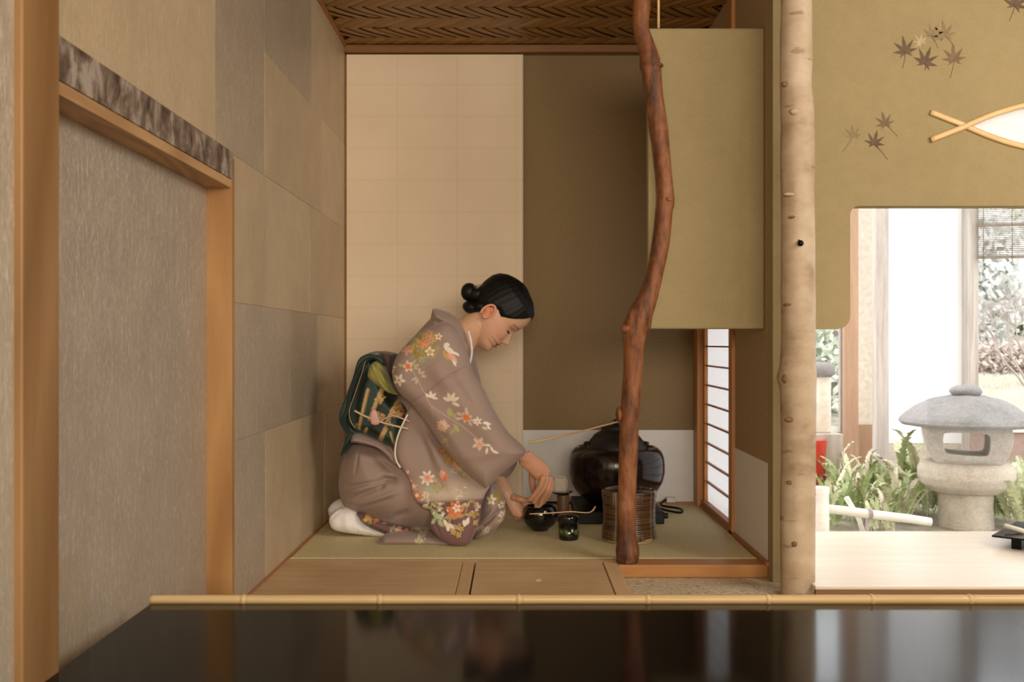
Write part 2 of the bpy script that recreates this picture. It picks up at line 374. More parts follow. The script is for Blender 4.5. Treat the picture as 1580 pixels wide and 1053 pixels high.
# back wall, waist paper and sliding panel
wb = sbox('wall_back', LX-.1, RX+.1, BY, BY+.1, -.06, TOP, M['darkwall'], bev=0)
bb = box('waist_paper', XX(807, 4)-.05, RX, BY-.0012, BY, 0, ZZ(664, 4), M['whitepaper'], wb, bev=0)
d2 = empty('door_2', (XX(670, 4), BY-.02, 0), kind='structure')
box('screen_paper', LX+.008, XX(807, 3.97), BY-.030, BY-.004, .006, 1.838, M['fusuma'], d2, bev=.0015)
box('edge_strip', XX(807, 3.97)-.0035, XX(807, 3.97)+.0005, BY-.0312, BY-.003, .006, 1.838, M['cream'], d2, bev=.0005)
M['ceil_rail'] = wood('dark_cedar_ceiling_rail', (.17, .075, .02), (.27, .125, .036), 'X', 6, .5, .05)
sbox('trim_4', LX, RX, BY-.05, BY, 1.842, 1.872, M['ceil_rail'], bev=.002)
sbox('trim_5', LX, RX, BY-.034, BY-.001, -.001, .006, M['orangeX'], bev=.001)
# woven ceiling over the tea corner
ce = sbox('ceiling', LX-.1, RX+.1, 2.95, BY+.1, CZ+.012, CZ+.06, M['ceil_back'], bev=0)
row = .118; wdt = .053; meshes = {}
for par in (0, 1):
    for mi, mk in enumerate(('weave', 'weave2')):
        bm = bmesh.new(); sh = row*.95*(1 if par else -1); g = .0003
        # a float of the weave: a sheared, slightly domed strip hanging a little lower at its near end
        xs = [(g, .0025), (wdt*.33, -.001), (wdt*.66, -.002), (wdt-g, -.0005)]; gj = (0, 0, .0, .002, .007)
        rows_ = []
        for j in range(5):
            f_ = j/4; rows_.append([bm.verts.new((x+sh*f_+(gj[j] if x < .01 else 0), row*f_, z-.0035*math.sin(math.pi*min(1, f_*1.1))+.002)) for x, z in xs])
        for j in range(4):
            for i in range(3): bm.faces.new((rows_[j][i], rows_[j+1][i], rows_[j+1][i+1], rows_[j][i+1]))
        me = bpy.data.meshes.new('bamboo_strip'); bm.to_mesh(me); bm.free(); me.materials.append(M[mk]); meshes[(par, mi)] = me
for r_ in range(9):
    y0 = BY-row*(r_+1)
    for k in range(-4, 31):
        x = LX+k*wdt+(row*.95 if r_ % 2 == 0 else 0) - .02
        if x+row < LX: continue
        if x > RX+.05 : continue
        if x < LX-.115 or (r_ % 2 == 0 and x-row*.95 < LX-.115): continue
        if y0 < 3.2 and k % 1: continue
        if r_ >= 8: continue
        o = bpy.data.objects.new('bamboo_strip', meshes[(r_ % 2, (k*7+r_*3) % 2)]); C.objects.link(o)
        o.location = (x, y0, CZ+random.uniform(0, .002)); o.parent = ce
        o.rotation_euler = (random.uniform(-.006, .006), random.uniform(-.01, .01), 0)
sbox('trim_6', LX-.001, LX+.010, 2.95, BY-.05, CZ-.012, CZ+.012, M['orangeY'], bev=.001)
# main room ceiling, far sides and floor (mostly out of view, they close the room)
sbox('ceiling.001', LX-.1, 2.75, -2.1, 2.95, TOP, TOP+.08, M['plaster_room'], bev=0)
sbox('wall_ceiling_drop', LX-.1, RX+.1, 2.93, 2.95, CZ+.012, TOP, M['plaster_room'], bev=0)
wr = sbox('wall_rear', LX-.1, 2.75, -2.1, -2.0, -.06, TOP, M['plaster_room'], bev=0)
sbox('wall_right', 2.62, 2.7, -2.0, 2.9, -.06, TOP, M['plaster_room'], bev=0)
sbox('floor', LX-.1, 2.75, -2.1, 2.62, -.14, -.04, M['pebble'], bev=0)
sbox('floor.001', LX-.1, RX+.1, 2.62, BY+.1, -.14, -.0395, M['pebble'], bev=0)
# right side wall of the tea corner with its lattice window
w2 = empty('wall_side', (RX, 3.3, 0), kind='structure')
WY0, WY1 = 3.40, 3.93
box('wall_body', RX, RX+.09, 2.886, 3.33, -.05, TOP, M['sidewall'], w2, bev=0)
box('wall_body', RX, RX+.09, 3.33, BY, 1.25, TOP, M['sidewall'], w2, bev=0)
box('wall_body', RX, RX+.09, 3.98, BY, -.05, 1.25, M['darkwall'], w2, bev=0)
box('waist_paper', RX-.0012, RX, 2.87, 3.33, .012, ZZ(717, 2.87), M['whitepaper'], w2, bev=0)
sbox('trim_7', RX-.012, RX+.003, 2.87, BY, -.001, .012, M['orangeY'], bev=.001)
wn = empty('window_1', (RX, 3.65, 0), kind='structure')
box('window_post', RX-.012, RX+.07, 3.325, 3.375, .0, CZ, M['orangeZ'], wn, bev=.002)
box('window_post', RX-.022, RX+.07, 3.90, 3.975, .0, CZ, M['orangeZ'], wn, bev=.002)
box('window_sill', RX-.008, RX+.07, 3.375, 3.90, .0, .03, M['orangeY'], wn, bev=.002)
box('window_head', RX-.008, RX+.07, 3.375, 3.90, 1.25, 1.29, M['orangeY'], wn, bev=.002)
box('shoji_paper', RX+.014, RX+.0145, 3.375, 3.90, .03, 1.25, M['shoji'], wn, bev=0)
box('sash_stile', RX, RX+.014, 3.865, 3.90, .03, 1.25, M['orangeZ'], wn, bev=.001)
for k in range(15):
    z = .03+.0765*(k+1)
    if z > 1.2: break
    box('lattice_bar', RX+.003, RX+.014, 3.375, 3.90, z, z+.006, M['orangeY'], wn, bev=.0008)
# floating olive wing wall hung behind the crooked post
hw = sbox('wall_wing', XX(1000, 2.93), RX-.0005, 2.93, 2.975, ZZ(508, 2.93), ZZ(43, 2.93), M['olive'], bev=.006)
# front wall on the right with rounded opening and fish-shaped light
Yf = 2.83
fx = lambda p: XX(p, Yf); fz = lambda p: ZZ(p, Yf)
rr = .038; r2 = .026
outer = [(RX-.002, -.05), (fx(1253), -.05), (fx(1253), fz(508))]
outer += arc(fx(1312)-rr, fz(508)+rr, rr, -90, 0) + [(fx(1312)+.0, fz(318)-r2)]
outer += [(p[0], p[1]) for p in arc(fx(1312)+r2, fz(318)-r2, r2, 180, 90, 6)]
outer += [(2.35, fz(318)), (2.35, -.05), (2.62, -.05), (2.62, TOP), (RX-.002, TOP)]
eye = []
n_ = 24
up = [(1490+330*i/n_, 195-40*(1-((1490+330*i/n_-1655)/165)**2)) for i in range(n_+1)]
lo = [(1490+330*i/n_, 195+40*(1-((1490+330*i/n_-1655)/165)**2)) for i in range(n_+1)]
eye = [(fx(a), fz(b)) for a, b in up+lo[::-1][1:-1]]
wf = plate('wall_front', outer, [eye], Yf, Yf+.055, M['olive'], bev=.004); wf['kind'] = 'structure'
wn2 = empty('window_2', (fx(1655), Yf, fz(195)), kind='structure')
box('window_paper', fx(1488), fx(1822), Yf+.056, Yf+.0565, fz(240), fz(150), M['shoji_eye'], wn2, bev=0)
for s in (-1, 1):
    pts = []
    for i in range(-8, 57):
        x = 1490+330*i/48; y = 195+s*40*(1-((x-1655)/165)**2)
        if i < 0: y = 195-s*((1490-x)*.39)
        pts.append(Vector((fx(x), Yf-.004-(.003 if s < 0 else 0), fz(y))))
    tube('frame_strip', pts, .0085, M['bamboo_thin'], wn2, seg=8, flat=(1.0, .5), nrm=(0, 1, 0))
# maple leaves pressed into the plaster
def leafmat(name, c): return plain(name, c, .9, 0, .15, .18, 60, .05)
lm = [leafmat('pressed_leaf_dark', (.13, .088, .058)), leafmat('pressed_leaf_brown', (.18, .125, .075)), leafmat('pressed_leaf_faded', (.235, .175, .095)), leafmat('pressed_leaf_pale', (.40, .33, .19))]
def maple(px, py, size, rot, mi, stem=30, srot=0):
    outl = []; lobes = [(-128, .55), (-84, .82), (-42, .95), (0, 1.08), (42, .95), (84, .82), (128, .55)]
    for i, (a, l) in enumerate(lobes):
        outl.append((l*math.sin(R(a-10))*.60, l*math.cos(R(a-10))*.60)) ; outl.append((l*math.sin(R(a)), l*math.cos(R(a)))); outl.append((l*math.sin(R(a+10))*.60, l*math.cos(R(a+10))*.60))
        if i < 6:
            b = a+21; outl.append((.34*math.sin(R(b)), .34*math.cos(R(b))))
    outl.append((0, -.1))
    ca, sa = math.cos(R(rot)), math.sin(R(rot)); k = size*1.15*Yf/F
    P = [((x*ca-z*sa)*k+fx(px), (x*sa+z*ca)*k+fz(py)) for x, z in outl]
    o = plate('maple_leaf', P, [], Yf-.0006, Yf+.002, lm[mi], wf)
    a0 = Vector((fx(px), Yf-.0004, fz(py))); d = Vector((math.sin(R(srot)), 0, -math.cos(R(srot))))*stem*Yf/F
    tube('leaf_stem', [a0, a0+d*.5+Vector((.002, 0, 0)), a0+d], [.0011, .0009, .0007], lm[mi], wf, seg=5)
for a in [(1397, 80, 21, 10, 0, 26, -10), (1427, 97, 22, -20, 0, 12, 0), (1472, 92, 21, 5, 1, 30, -12), (1438, 55, 18, -30, 2, 22, 25), (1458, 55, 20, 10, 2, 24, 40), (1421, 66, 14, 40, 3, 10, 20),
          (1366, 192, 17, 15, 1, 26, 45), (1349, 222, 18, -12, 0, 32, 40), (1317, 210, 15, 8, 2, 30, -35), (1566, 8, 22, -20, 0, 26, -20)]: maple(*a)
# ------------------------------------------------------------------ platform, tatami, boards, sill
ta = empty('tatami_mat', (0, 3.5, -.04), 'pale green rush tatami mat covering the raised tea corner, the woman kneels on it', 'tatami')
box('rush_cover', LX+.006, RX-.012, 2.985, BY-.034, -.03, 0, M['tatami'], ta, bev=.003)
box('front_edge', LX+.006, RX-.012, 2.973, 2.986, -.03, .0005, M['tatami_edge'], ta, bev=.002)
def plank(name, x0, x1, y0, y1, m, label=None):
    o = box(name, x0, x1, y0, y1, -.035, -.0005, M[m], pf, bev=.002)
    if label: o['label'] = label
    return o
pf = empty('floor_boarding', (-.2, 2.7, -.04), kind='structure')
plank('floorboard', LX+.002, -.1585, 2.36, 2.940, 'board'); 
# right board with its round finger hole
bm = bmesh.new(); es = []
x0, x1, y0, y1 = -.117, .2605, 2.36, 2.940; hx, hy = XX(833, 2.70), 2.70
for loop in ([(x0, y0), (x1, y0), (x1, y1), (x0, y1)], [(hx+.0125*math.cos(a*math.pi/8), hy+.0125*math.sin(a*math.pi/8)) for a in range(16)]):
    vs = [bm.verts.new((p[0], p[1], -.0005)) for p in loop]; es += [bm.edges.new((vs[i], vs[(i+1) % len(vs)])) for i in range(len(vs))]
bmesh.ops.triangle_fill(bm, use_beauty=True, edges=es); r = bmesh.ops.extrude_face_region(bm, geom=list(bm.faces))
for v in r['geom']:
    if isinstance(v, bmesh.types.BMVert): v.co.z = -.03
bmesh.ops.recalc_face_normals(bm, faces=bm.faces); frombm('floorboard', bm, M['board'], pf)
box('hole_dark_backing', hx-.014, hx+.014, hy-.014, hy+.014, -.0375, -.0305, M['knot'], pf, bev=.001)  # dark plate added under the board so the finger hole looks shaded
plank('batten', -.157, -.1225, 2.36, 2.940, 'batten'); plank('batten', .2645, .306, 2.36, 2.940, 'batten')
plank('edge_rail', LX+.002, .306, 2.9415, 2.972, 'battenX')
sbox('trim_8', .3065, RX-.001, 2.885, 2.972, -.0385, -.0002, M['orangeX'], bev=.003)
# ------------------------------------------------------------------ posts
def knobs(bm, pts): pass
prof = [(0, 990, 14), (43, 989, 12.5), (80, 1000, 14), (100, 1003, 16.5), (112, 1005, 15.5), (150, 1009.5, 14), (200, 1016.5, 14), (250, 1022, 13), (290, 1026, 13), (312, 1027, 14), (325, 1025, 13), (370, 1020.5, 13.5), (420, 1011, 13), (455, 1001, 14.5), (480, 991, 18), (498, 984, 20.5), (515, 979, 19), (535, 978, 16), (560, 977, 15), (600, 975, 15), (650, 971, 14.5), (700, 969.5, 14.5), (777, 967, 14), (820, 967, 14.5), (838, 967.5, 16), (850, 968.5, 18.3), (862, 968, 17.5), (869, 967, 16)]
Yt = 2.918
cp = catmull([(x, y, r) for (y, x, r) in [(-160, 978, 14), (-80, 982, 14)]+prof], 6)
po = empty('crooked_pine_post', W(967, 868, Yt), 'crooked reddish brown natural trunk post standing before the black brazier', 'post')
jit = rng.normal(0, .05, (len(cp)//3+2, 20))
def jt(i, k):
    a = i/3; i0 = int(a); f_ = a-i0; kk = (k//1) % 20
    return 1+(jit[i0][kk % 20]*(1-f_)+jit[i0+1][kk % 20]*f_)*.6
tube('trunk', [Vector((XX(a, Yt), Yt, ZZ(b, Yt))) for a, b, c in cp], [c*Yt/F for a, b, c in cp], M['bark'], po, seg=20, jitter=jt)
def blob(name, cen, rad, mat, parent, rot=(0, 0, 0), seg=16, noise=0):
    bm = bmesh.new(); bmesh.ops.create_uvsphere(bm, u_segments=seg, v_segments=seg//2+2, radius=1)
    mt = Matrix.Translation(cen) @ Matrix.Rotation(rot[1], 4, 'Y') @ Matrix.Rotation(rot[0], 4, 'X') @ Matrix.Rotation(rot[2], 4, 'Z') @ Matrix.Diagonal((*rad, 1))
    for v in bm.verts:
        if noise: v.co *= 1+random.uniform(-noise, noise)
        v.co = mt @ v.co
    return frombm(name, bm, mat, parent, True)
for (x, y, w, h) in [(1007, 101, 16, 5), (1031, 309, 7, 5), (966, 508, 9, 8), (955, 640, 5, 12), (968, 853, 16, 10)]:
    blob('branch_knot', W(x, y, Yt-.012), (w*Yt/F, .022, h*Yt/F), M['bark'], po, noise=.08)
Yb = 2.70
bp = [(-150, 1228, 23), (0, 1228.5, 23), (60, 1228, 24), (100, 1228.5, 24.5), (130, 1228, 24), (170, 1230, 25.5), (250, 1231, 26), (320, 1231, 25), (400, 1231, 25.5), (460, 1231, 26), (520, 1232, 25.5), (560, 1231, 27), (583, 1230, 29.5), (610, 1231, 27), (700, 1232, 26), (800, 1231, 26), (930, 1231, 26), (940, 1231, 26)]
cp = catmull([(x, y, r) for y, x, r in bp], 6)
bo = empty('birch_post', W(1231, 935, Yb), 'pale peeled birch trunk post standing at the left of the garden opening', 'post')
jit2 = rng.normal(0, .03, (80, 24))
tube('trunk', [Vector((XX(a, Yb), Yb, ZZ(b, Yb))) for a, b, c in cp], [c*Yb/F for a, b, c in cp], M['birch'], bo, seg=24, jitter=lambda i, k: 1+.5*(jit2[i//4][k]*(1-(i % 4)/4)+jit2[i//4+1][k]*((i % 4)/4)))
for (x, y, w, h) in [(1211, 130, 6, 4), (1228, 172, 9, 5), (1218, 300, 9, 3), (1222, 335, 5, 2), (1212, 585, 5, 7), (1250, 582, 9, 7), (1218, 648, 7, 4), (1218, 745, 4, 3), (1226, 840, 4, 4), (1246, 700, 4, 2), (1215, 470, 6, 2)]:
    dy = math.sqrt(max(0, 1-((x-1231)/26)**2))*26*Yb/F
    blob('branch_scar', W(x, y, Yb-dy+.003), (w*Yb/F, .006, h*Yb/F), M['knot'] if w < 9 else M['birch'], bo, noise=.1)
pegp = W(1234, 376, Yb-.05)
peg = empty('black_iron_peg', pegp, 'small black iron peg stuck in the birch post', 'peg')
blob('peg_head', pegp+Vector((0, -.008, 0)), (.0085, .007, .0085), M['lacquer_dark'], peg); tube('shank', [pegp+Vector((0, -.008, .004)), pegp+Vector((-.001, .014, .012))], .003, M['lacquer_dark'], peg, seg=8)
# thin bamboo hanger over the wing wall
hp = [W(1016, 43, 2.95)+Vector((0, 0, dz)) for dz in (-.001, .1, .2, .29)]
tube('bamboo_hanger', hp, [.004, .0038, .004, .0038], M['bamboo_thin'], None, seg=10)
setp(bpy.data.objects['bamboo_hanger'], 'thin yellow bamboo rod holding the olive wing wall from the ceiling', 'rod')
# ------------------------------------------------------------------ foreground table and its bamboo edge
TZ = CAMZ-.494
tb = empty('low_lacquer_table', (.5, 1.4, -.04), 'large black glossy lacquered table across the foreground', 'table')
box('tabletop', -.69, 1.95, .95, 1.838, TZ-.03, TZ, M['lacquer_dark'], tb, bev=.0015)
for x in (-.6, 1.85):
    for y in (1.02, 1.75): box('leg', x-.03, x+.03, y-.03, y+.03, -.04, TZ-.03, M['lacquer_dark'], tb, bev=.003)
box('apron', -.57, 1.82, 1.765, 1.785, TZ-.08, TZ-.03, M['lacquer_dark'], tb, bev=.001)
nodes = [376, 586, 800, 999, 1184, 1345, 1496, 1650]
Yr = 1.848; pts = []; rad = []; r0 = 7.0*Yr/F
x = 232.
while x <= 1720:
    d = min(abs(x-n) for n in nodes); pts.append((x, 925.5)); rad.append(r0*(1+.16*math.exp(-(d/2.2)**2)+.05*math.exp(-(d/14)**2)-.10*math.exp(-((d-4.5)/2)**2))); x += 1.5 if d < 12 else 6
brod = tube('bamboo_edging_pole', [W(a, b, Yr) for a, b in pts], rad, M['bamboo'], None, seg=16)
setp(brod, 'long golden bamboo pole lying along the far edge of the black table', 'pole')
# ------------------------------------------------------------------ board under the garden opening and things on it
dk = empty('window_board', (1.5, 3.0, -.04), 'broad pale wooden board lying below the garden opening', 'board')
box('board_top', XX(1258, 2.63), 2.3, 2.63, 3.40, -.022, 0, M['desk'], dk, bev=.002)
box('board_edge', XX(1258, 2.63), 2.3, 2.626, 2.64, -.031, -.008, M['desk_edge'], dk, bev=.001)
box('edge_strip', XX(1258, 2.63), 2.3, 2.624, 2.64, -.0395, -.0305, M['brass_edge'], dk, bev=.0005)
Yq = 3.15
tr = empty('black_writing_tray', W(1600, 850, 3.1), 'black lacquered flat tray at the right end of the pale board', 'tray')
MT = Matrix.Translation((1.80, 3.10, 0)) @ Matrix.Rotation(R(-40), 4, 'Z')
box('tray_top', -.22, .22, -.16, .16, .036, .042, M['lacquer_dark'], tr, bev=.001, M=MT)
box('tray_foot', -.17, -.14, -.13, .13, .0, .036, M['lacquer_dark'], tr, bev=.001, M=MT); box('tray_foot', .14, .17, -.13, .13, .0, .036, M['lacquer_dark'], tr, bev=.001, M=MT)
bs = tube('bamboo_paper_weight', [W(1550, 815, 3.18), W(1575, 822, 3.15), W(1620, 838, 3.1)], .0085, M['bamboo_out'], None, seg=12)
bs.location.z += .006
setp(bs, 'pale bamboo stick lying on the black tray at the right', 'stick')
# ------------------------------------------------------------------ tea utensils
def glaze(name, c1, c2, sc_, rough=.12, stretch=(1, 1, 8)):
    t = NT(name); v = t.mapped(stretch); a = t.noise(sc_, 4, .6, v, .3); t.bump(a, .35, .003)
    return t.set(t.ramp(a, [(.36, c1), (.64, c2)]), rough, 0, .6)
M['furo'] = plain('dark_brown_lacquer', (.012, .0055, .005), .16, 0, .55, .3, 10, .02)
M['iron'] = plain('cast_iron', (.018, .015, .015), .42, .3, .5, .3, 120, .5, .002)
M['bowl'] = plain('black_glaze', (.006, .005, .0055), .08, 0, .6, .3, 14, .08, .002)
M['boxm'] = plain('black_heater_box', (.004, .004, .004), .5, 0, .3)
hb = empty('electric_heater_box', (XX(951, 3.72), 3.72, 0), 'flat black heater box under the brazier with a knob on its right', 'heater')
fx0, fyc = XX(951, 3.72), 3.72
box('box_body', fx0-.165, fx0+.155, 3.53, 3.90, 0, .045, M['boxm'], hb, bev=.004)
bm = bmesh.new(); addtube(bm, [Vector((fx0+.155, 3.58, .022)), Vector((fx0+.175, 3.58, .022))], .0105, 16); frombm('knob', bm, M['boxm'], hb, False)
fu = empty('black_brazier', (fx0, fyc, .045), 'large round dark brown lacquered brazier holding the kettle', 'brazier')
fp = [(.085, 0), (.105, .004), (.125, .02), (.155, .05), (.176, .085), (.184, .12), (.184, .15), (.181, .178), (.173, .199), (.160, .212), (.150, .217), (.142, .213), (.136, .195), (.148, .17), (.15, .12), (.11, .06), (.02, .05)]
lathe('bowl_body', fp, (fx0, fyc, .045), M['furo'], fu, 72)
for a_ in (200, 320):
    a = R(a_); tube('rim_lug', [Vector((fx0+.148*math.cos(a+t*.16), fyc+.148*math.sin(a+t*.16), .045+.207+.012*math.cos(t*1.5))) for t in (-1, -.5, 0, .5, 1)], .006, M['furo'], fu, seg=8)
for k in range(3):
    a = R(90+120*k); box('foot', -.016, .016, -.016, .016, -.002, .014, M['furo'], fu, bev=.004, M=Matrix.Translation((fx0+.085*math.cos(a), fyc+.085*math.sin(a), .047)))
ke = empty('iron_kettle', (fx0, fyc, .17), 'round black cast iron kettle sitting in the brazier', 'kettle')
kp = [(.03, -.04), (.09, -.02), (.112, .02), (.118, .06), (.114, .09), (.103, .115), (.082, .14), (.064, .151), (.058, .153), (.058, .166), (.056, .170), (.048, .170)]
lathe('kettle_body', kp, (fx0, fyc, .17), M['iron'], ke, 64)
lathe('lid', [(.02, .166), (.050, .168), (.051, .171), (.03, .176), (.01, .178), (.007, .184), (.012, .19), (.009, .196), (.002, .198)], (fx0, fyc, .17), M['iron'], ke, 40)
for s in (-1, 1): tube('kettle_lug', [Vector((fx0+s*(.108+.012*math.sin(t*math.pi)), fyc-.02+.04*t, .17+.105)) for t in (0, .25, .5, .75, 1)], .006, M['iron'], ke, seg=8)
# ladle lying across the kettle
la = empty('bamboo_ladle', W(957, 651, 3.66), 'thin bamboo ladle resting across the top of the iron kettle', 'ladle')
tube('handle', [W(815, 684, 3.50), W(860, 675, 3.55), W(905, 664, 3.60), W(957, 650, 3.66)], [.0042, .0036, .0034, .0036], M['bamboo_thin'], la, seg=8, flat=(1, .6))
cupc = W(972, 650, 3.67)
lathe('cup', [(.0, -.02), (.026, -.02), (.028, .02), (.026, .02), (.024, -.015), (.001, -.016)], cupc, M['bamboo_thin'], la, 24)
# water jar
def jar_mat():
    t = NT('brown_glaze_painted_glints'); v = t.mapped((1, 1, 22)); a = t.noise(7, 3, .5, v); s = t.mapped((24, 24, .35)); b = t.noise(1.6, 3, .6, s)
    base = t.ramp(a, [(.35, (.035, .016, .008)), (.6, (.11, .055, .024))]); col = t.mix(t.ramp(b, [(.58, 0), (.72, .7)]), base, (.55, .50, .42))  # pale vertical streaks paint reflections into the glaze colour
    t.bump(a, .35, .002); return t.set(col, .2, 0, .6)
M['jar'] = jar_mat(); M['jarfoot'] = plain('bare_clay', (.52, .40, .26), .75)
jx, jy = XX(970.5, 3.25), 3.25
wj = empty('striped_water_jar', (jx, jy, 0), 'brown ribbed ceramic water jar with silvery reflections painted on behind the crooked post', 'jar')
ph = []
for i in range(121):
    z = .010+.157*i/120; r_ = .0885+.0022*math.cos((z-.01)*40)+.00055*math.sin(z*900); ph.append((r_, z))
lathe('jar_body', ph+[(.086, .170), (.081, .170), (.078, .160), (.078, .03), (.01, .03)], (jx, jy, 0), M['jar'], wj, 72, f=lambda a, z: 1+.012*math.sin(2*a+.6)+.006*math.sin(3*a+z*20))
lathe('jar_foot', [(.078, 0), (.084, .002), (.0885, .010), (.0900, .016), (.088, .0165), (.06, .0165)], (jx, jy, 0), M['jarfoot'], wj, 60)
lathe('jar_lid', [(.0, .160), (.077, .160), (.077, .166), (.02, .168), (.012, .178), (.004, .180)], (jx, jy, 0), M['lacquer_dark'], wj, 48)
# tea caddy
def caddy_mat():
    t = NT('black_lacquer_green_picture'); s = t.N.new('ShaderNodeSeparateXYZ'); t.L.new(t.co, s.inputs[0])
    n1 = t.noise(60, 4, .7, t.mapped((1, 1, 2.5))); z = t.math('ADD', s.outputs['Z'], t.math('MULTIPLY', n1, .03))
    m1 = t.ramp(z, [(.034, 0), (.040, 1), (.047, 1), (.053, 0)]); m2 = t.ramp(t.noise(90, 3, .6), [(.42, 0), (.56, 1)])
    return t.set(t.mix(t.math('MULTIPLY', m1, m2), (.004, .004, .004), (.13, .17, .025)), .1, 0, .6)
cx_, cy_ = XX(877.5, 3.26), 3.26
tc = empty('tea_caddy', (cx_, cy_, 0), 'small black lacquer tea caddy painted with green leaves, a scoop lying on it', 'caddy')
lathe('caddy_body', [(.030, 0), (.0325, .002), (.0338, .01), (.0340, .058)], (cx_, cy_, 0), caddy_mat(), tc, 48)
lathe('caddy_lid', [(.0336, .058), (.0341, .0585), (.0341, .074), (.0325, .081), (.027, .0848), (.004, .086)], (cx_, cy_, 0), M['bowl'], tc, 48)
sp = catmull([(817, 794), (850, 792.5), (880, 790.5), (905, 792), (914, 789), (919, 782)], 5)
ts = tube('tea_scoop', [W(a, b, 3.27) for a, b in sp], [.003]*(len(sp)-8)+[.0035, .004, .0045, .005, .005, .005, .0045, .003], M['bamboo_thin'], None, seg=8, flat=(.55, 1.0), nrm=(0, 1, 0))
ts.location.z = .001
setp(ts, 'slender bamboo tea scoop balanced on the lid of the tea caddy', 'scoop')
# tea bowl
bx_, by_ = XX(833.5, 3.42), 3.42
tbw = empty('black_tea_bowl', (bx_, by_, 0), 'glossy black rounded tea bowl held by the kneeling woman', 'bowl')
lathe('bowl_body', [(.026, .0), (.030, .001), (.031, .007), (.042, .013), (.055, .028), (.0605, .047), (.059, .067), (.053, .082), (.049, .087), (.046, .086), (.049, .079), (.0545, .066), (.0555, .047), (.049, .03), (.03, .018), (.002, .015)], (bx_, by_, 0), M['bowl'], tbw, 64, f=lambda a, z: 1+.012*math.sin(3*a))
wh = empty('bamboo_whisk', (bx_-.008, by_-.005, .03), 'small bamboo whisk standing in the black tea bowl under her fingers', 'whisk')
wx, wy = bx_-.010, by_-.012
lathe('whisk_handle', [(.010, .068), (.0125, .072), (.0115, .085), (.0118, .104), (.009, .107)], (wx, wy, 0), M['bamboo_thin'], wh, 24)
bm = bmesh.new()
for k in range(40):
    a = k*2*math.pi/40; addtube(bm, [Vector((wx+r_*math.cos(a), wy+r_*math.sin(a), z)) for r_, z in ((.010, .072), (.018, .05), (.021, .03), (.017, .021))], .0006, 4)
frombm('tine', bm, M['bamboo_thin'], wh)['kind'] = 'stuff'
# pale folded cloth on black dish on brown stand
sx_, sy_ = XX(869, 3.58), 3.58
ls = empty('brown_bamboo_stand', (sx_, sy_, 0), 'brown upright bamboo cylinder behind the tea caddy', 'stand')
lathe('stand_body', [(.022, 0), (.023, .004), (.0215, .05), (.023, .095), (.0225, .1), (.018, .1), (.018, .09), (.002, .09)], (sx_, sy_, 0), plain('brown_bamboo', (.13, .065, .035), .4), ls, 32)
di = lathe('black_small_dish', [(.01, .1005), (.024, .102), (.040, .110), (.041, .112), (.024, .106), (.002, .105)], (sx_-.006, sy_, 0), M['bowl'], None, 40)
setp(di, 'small shallow black dish on the brown stand beside the brazier', 'dish')
cl = empty('folded_tea_cloth', (sx_-.008, sy_, .108), 'pale beige folded cloth standing on the small black dish', 'cloth')
cm = plain('pale_linen', (.50, .42, .34), .9, 0, .2, .06, 80, .2)
bm = bmesh.new()
for k in range(3):
    addtube(bm, [Vector((sx_-.034+.004*k, sy_+.006*(k-1), .110)), Vector((sx_-.036+.005*k, sy_+.006*(k-1), .150-.004*k)), Vector((sx_-.022, sy_+.006*(k-1), .168-.004*k)), Vector((sx_+.006, sy_+.006*(k-1), .166-.004*k)), Vector((sx_+.014-.002*k, sy_+.006*(k-1), .150)), Vector((sx_+.010, sy_+.006*(k-1), .11))], .0035, 8)
frombm('cloth_edge', bm, cm, cl, True)
box('cloth_fold', sx_-.036, sx_+.012, sy_-.010, sy_+.010, .108, .163, cm, cl, bev=.0085)
# black cord to the wall
cc = catmull([(fx0+.15, 3.85, .02), (fx0+.19, 3.80, .008), (fx0+.24, 3.74, .006), (fx0+.262, 3.77, .006), (fx0+.255, 3.83, .007), (fx0+.20, 3.90, .007), (fx0+.22, 3.945, .02), (fx0+.262, 3.955, .03)], 8)
co = tube('power_cord', [Vector(p) for p in cc], .0042, M['boxm'], None, seg=8); setp(co, 'looped black power cord lying on the tatami right of the brazier', 'cord')
pl = box('cord_plug', fx0+.225, fx0+.262, 3.93, 3.955, .012, .034, plain('pale_plastic', (.6, .58, .55), .4), None, bev=.004); setp(pl, 'small pale plug at the end of the black cord by the wall', 'plug')
co2 = tube('cable', [Vector((fx0-.165, 3.94, .01)), Vector((fx0-.23, 3.95, .01)), Vector((fx0-.30, 3.948, .009)), Vector((fx0-.34, 3.955, .005))], .005, M['boxm'], None, seg=8); setp(co2, 'black cable running along the back wall left of the brazier', 'cable')
# ------------------------------------------------------------------ the kneeling woman
pe = empty('person', W(650, 820, 3.38), 'kneeling woman in a mauve grey floral kimono bending over the tea bowl', 'person')
def painted(name, rough=.7, bump=.12, sheen=.2, bs=500, spec=.25, sub=0):
    t = NT(name); a = t.N.new('ShaderNodeVertexColor'); a.layer_name = 'Col'
    nz = t.noise(3.5, 3); col = t.mix(.5, a.outputs[0], t.ramp(nz, [(.3, (.86, .86, .86)), (.7, (1, 1, 1))]), 'MULTIPLY')
    t.bump(t.noise(bs, 2, .6), bump, .0008); t.b.inputs['Sheen Weight'].default_value = sheen
    if sub: t.b.inputs['Subsurface Weight'].default_value = sub; t.b.inputs['Subsurface Radius'].default_value = (.012, .005, .003); t.b.inputs['Subsurface Scale'].default_value = .5
    return t.set(col, rough, 0, spec)
M['silk'] = painted('kimono_silk', .62, .15, .15); M['skin'] = painted('skin', .48, .05, .03, 300, .35, .12)
M['obi'] = painted('obi_brocade', .5, .3, .1, 300, .4); M['tabi'] = plain('white_cotton', (.80, .77, .76), .9, 0, .2, .03, 60, .1)
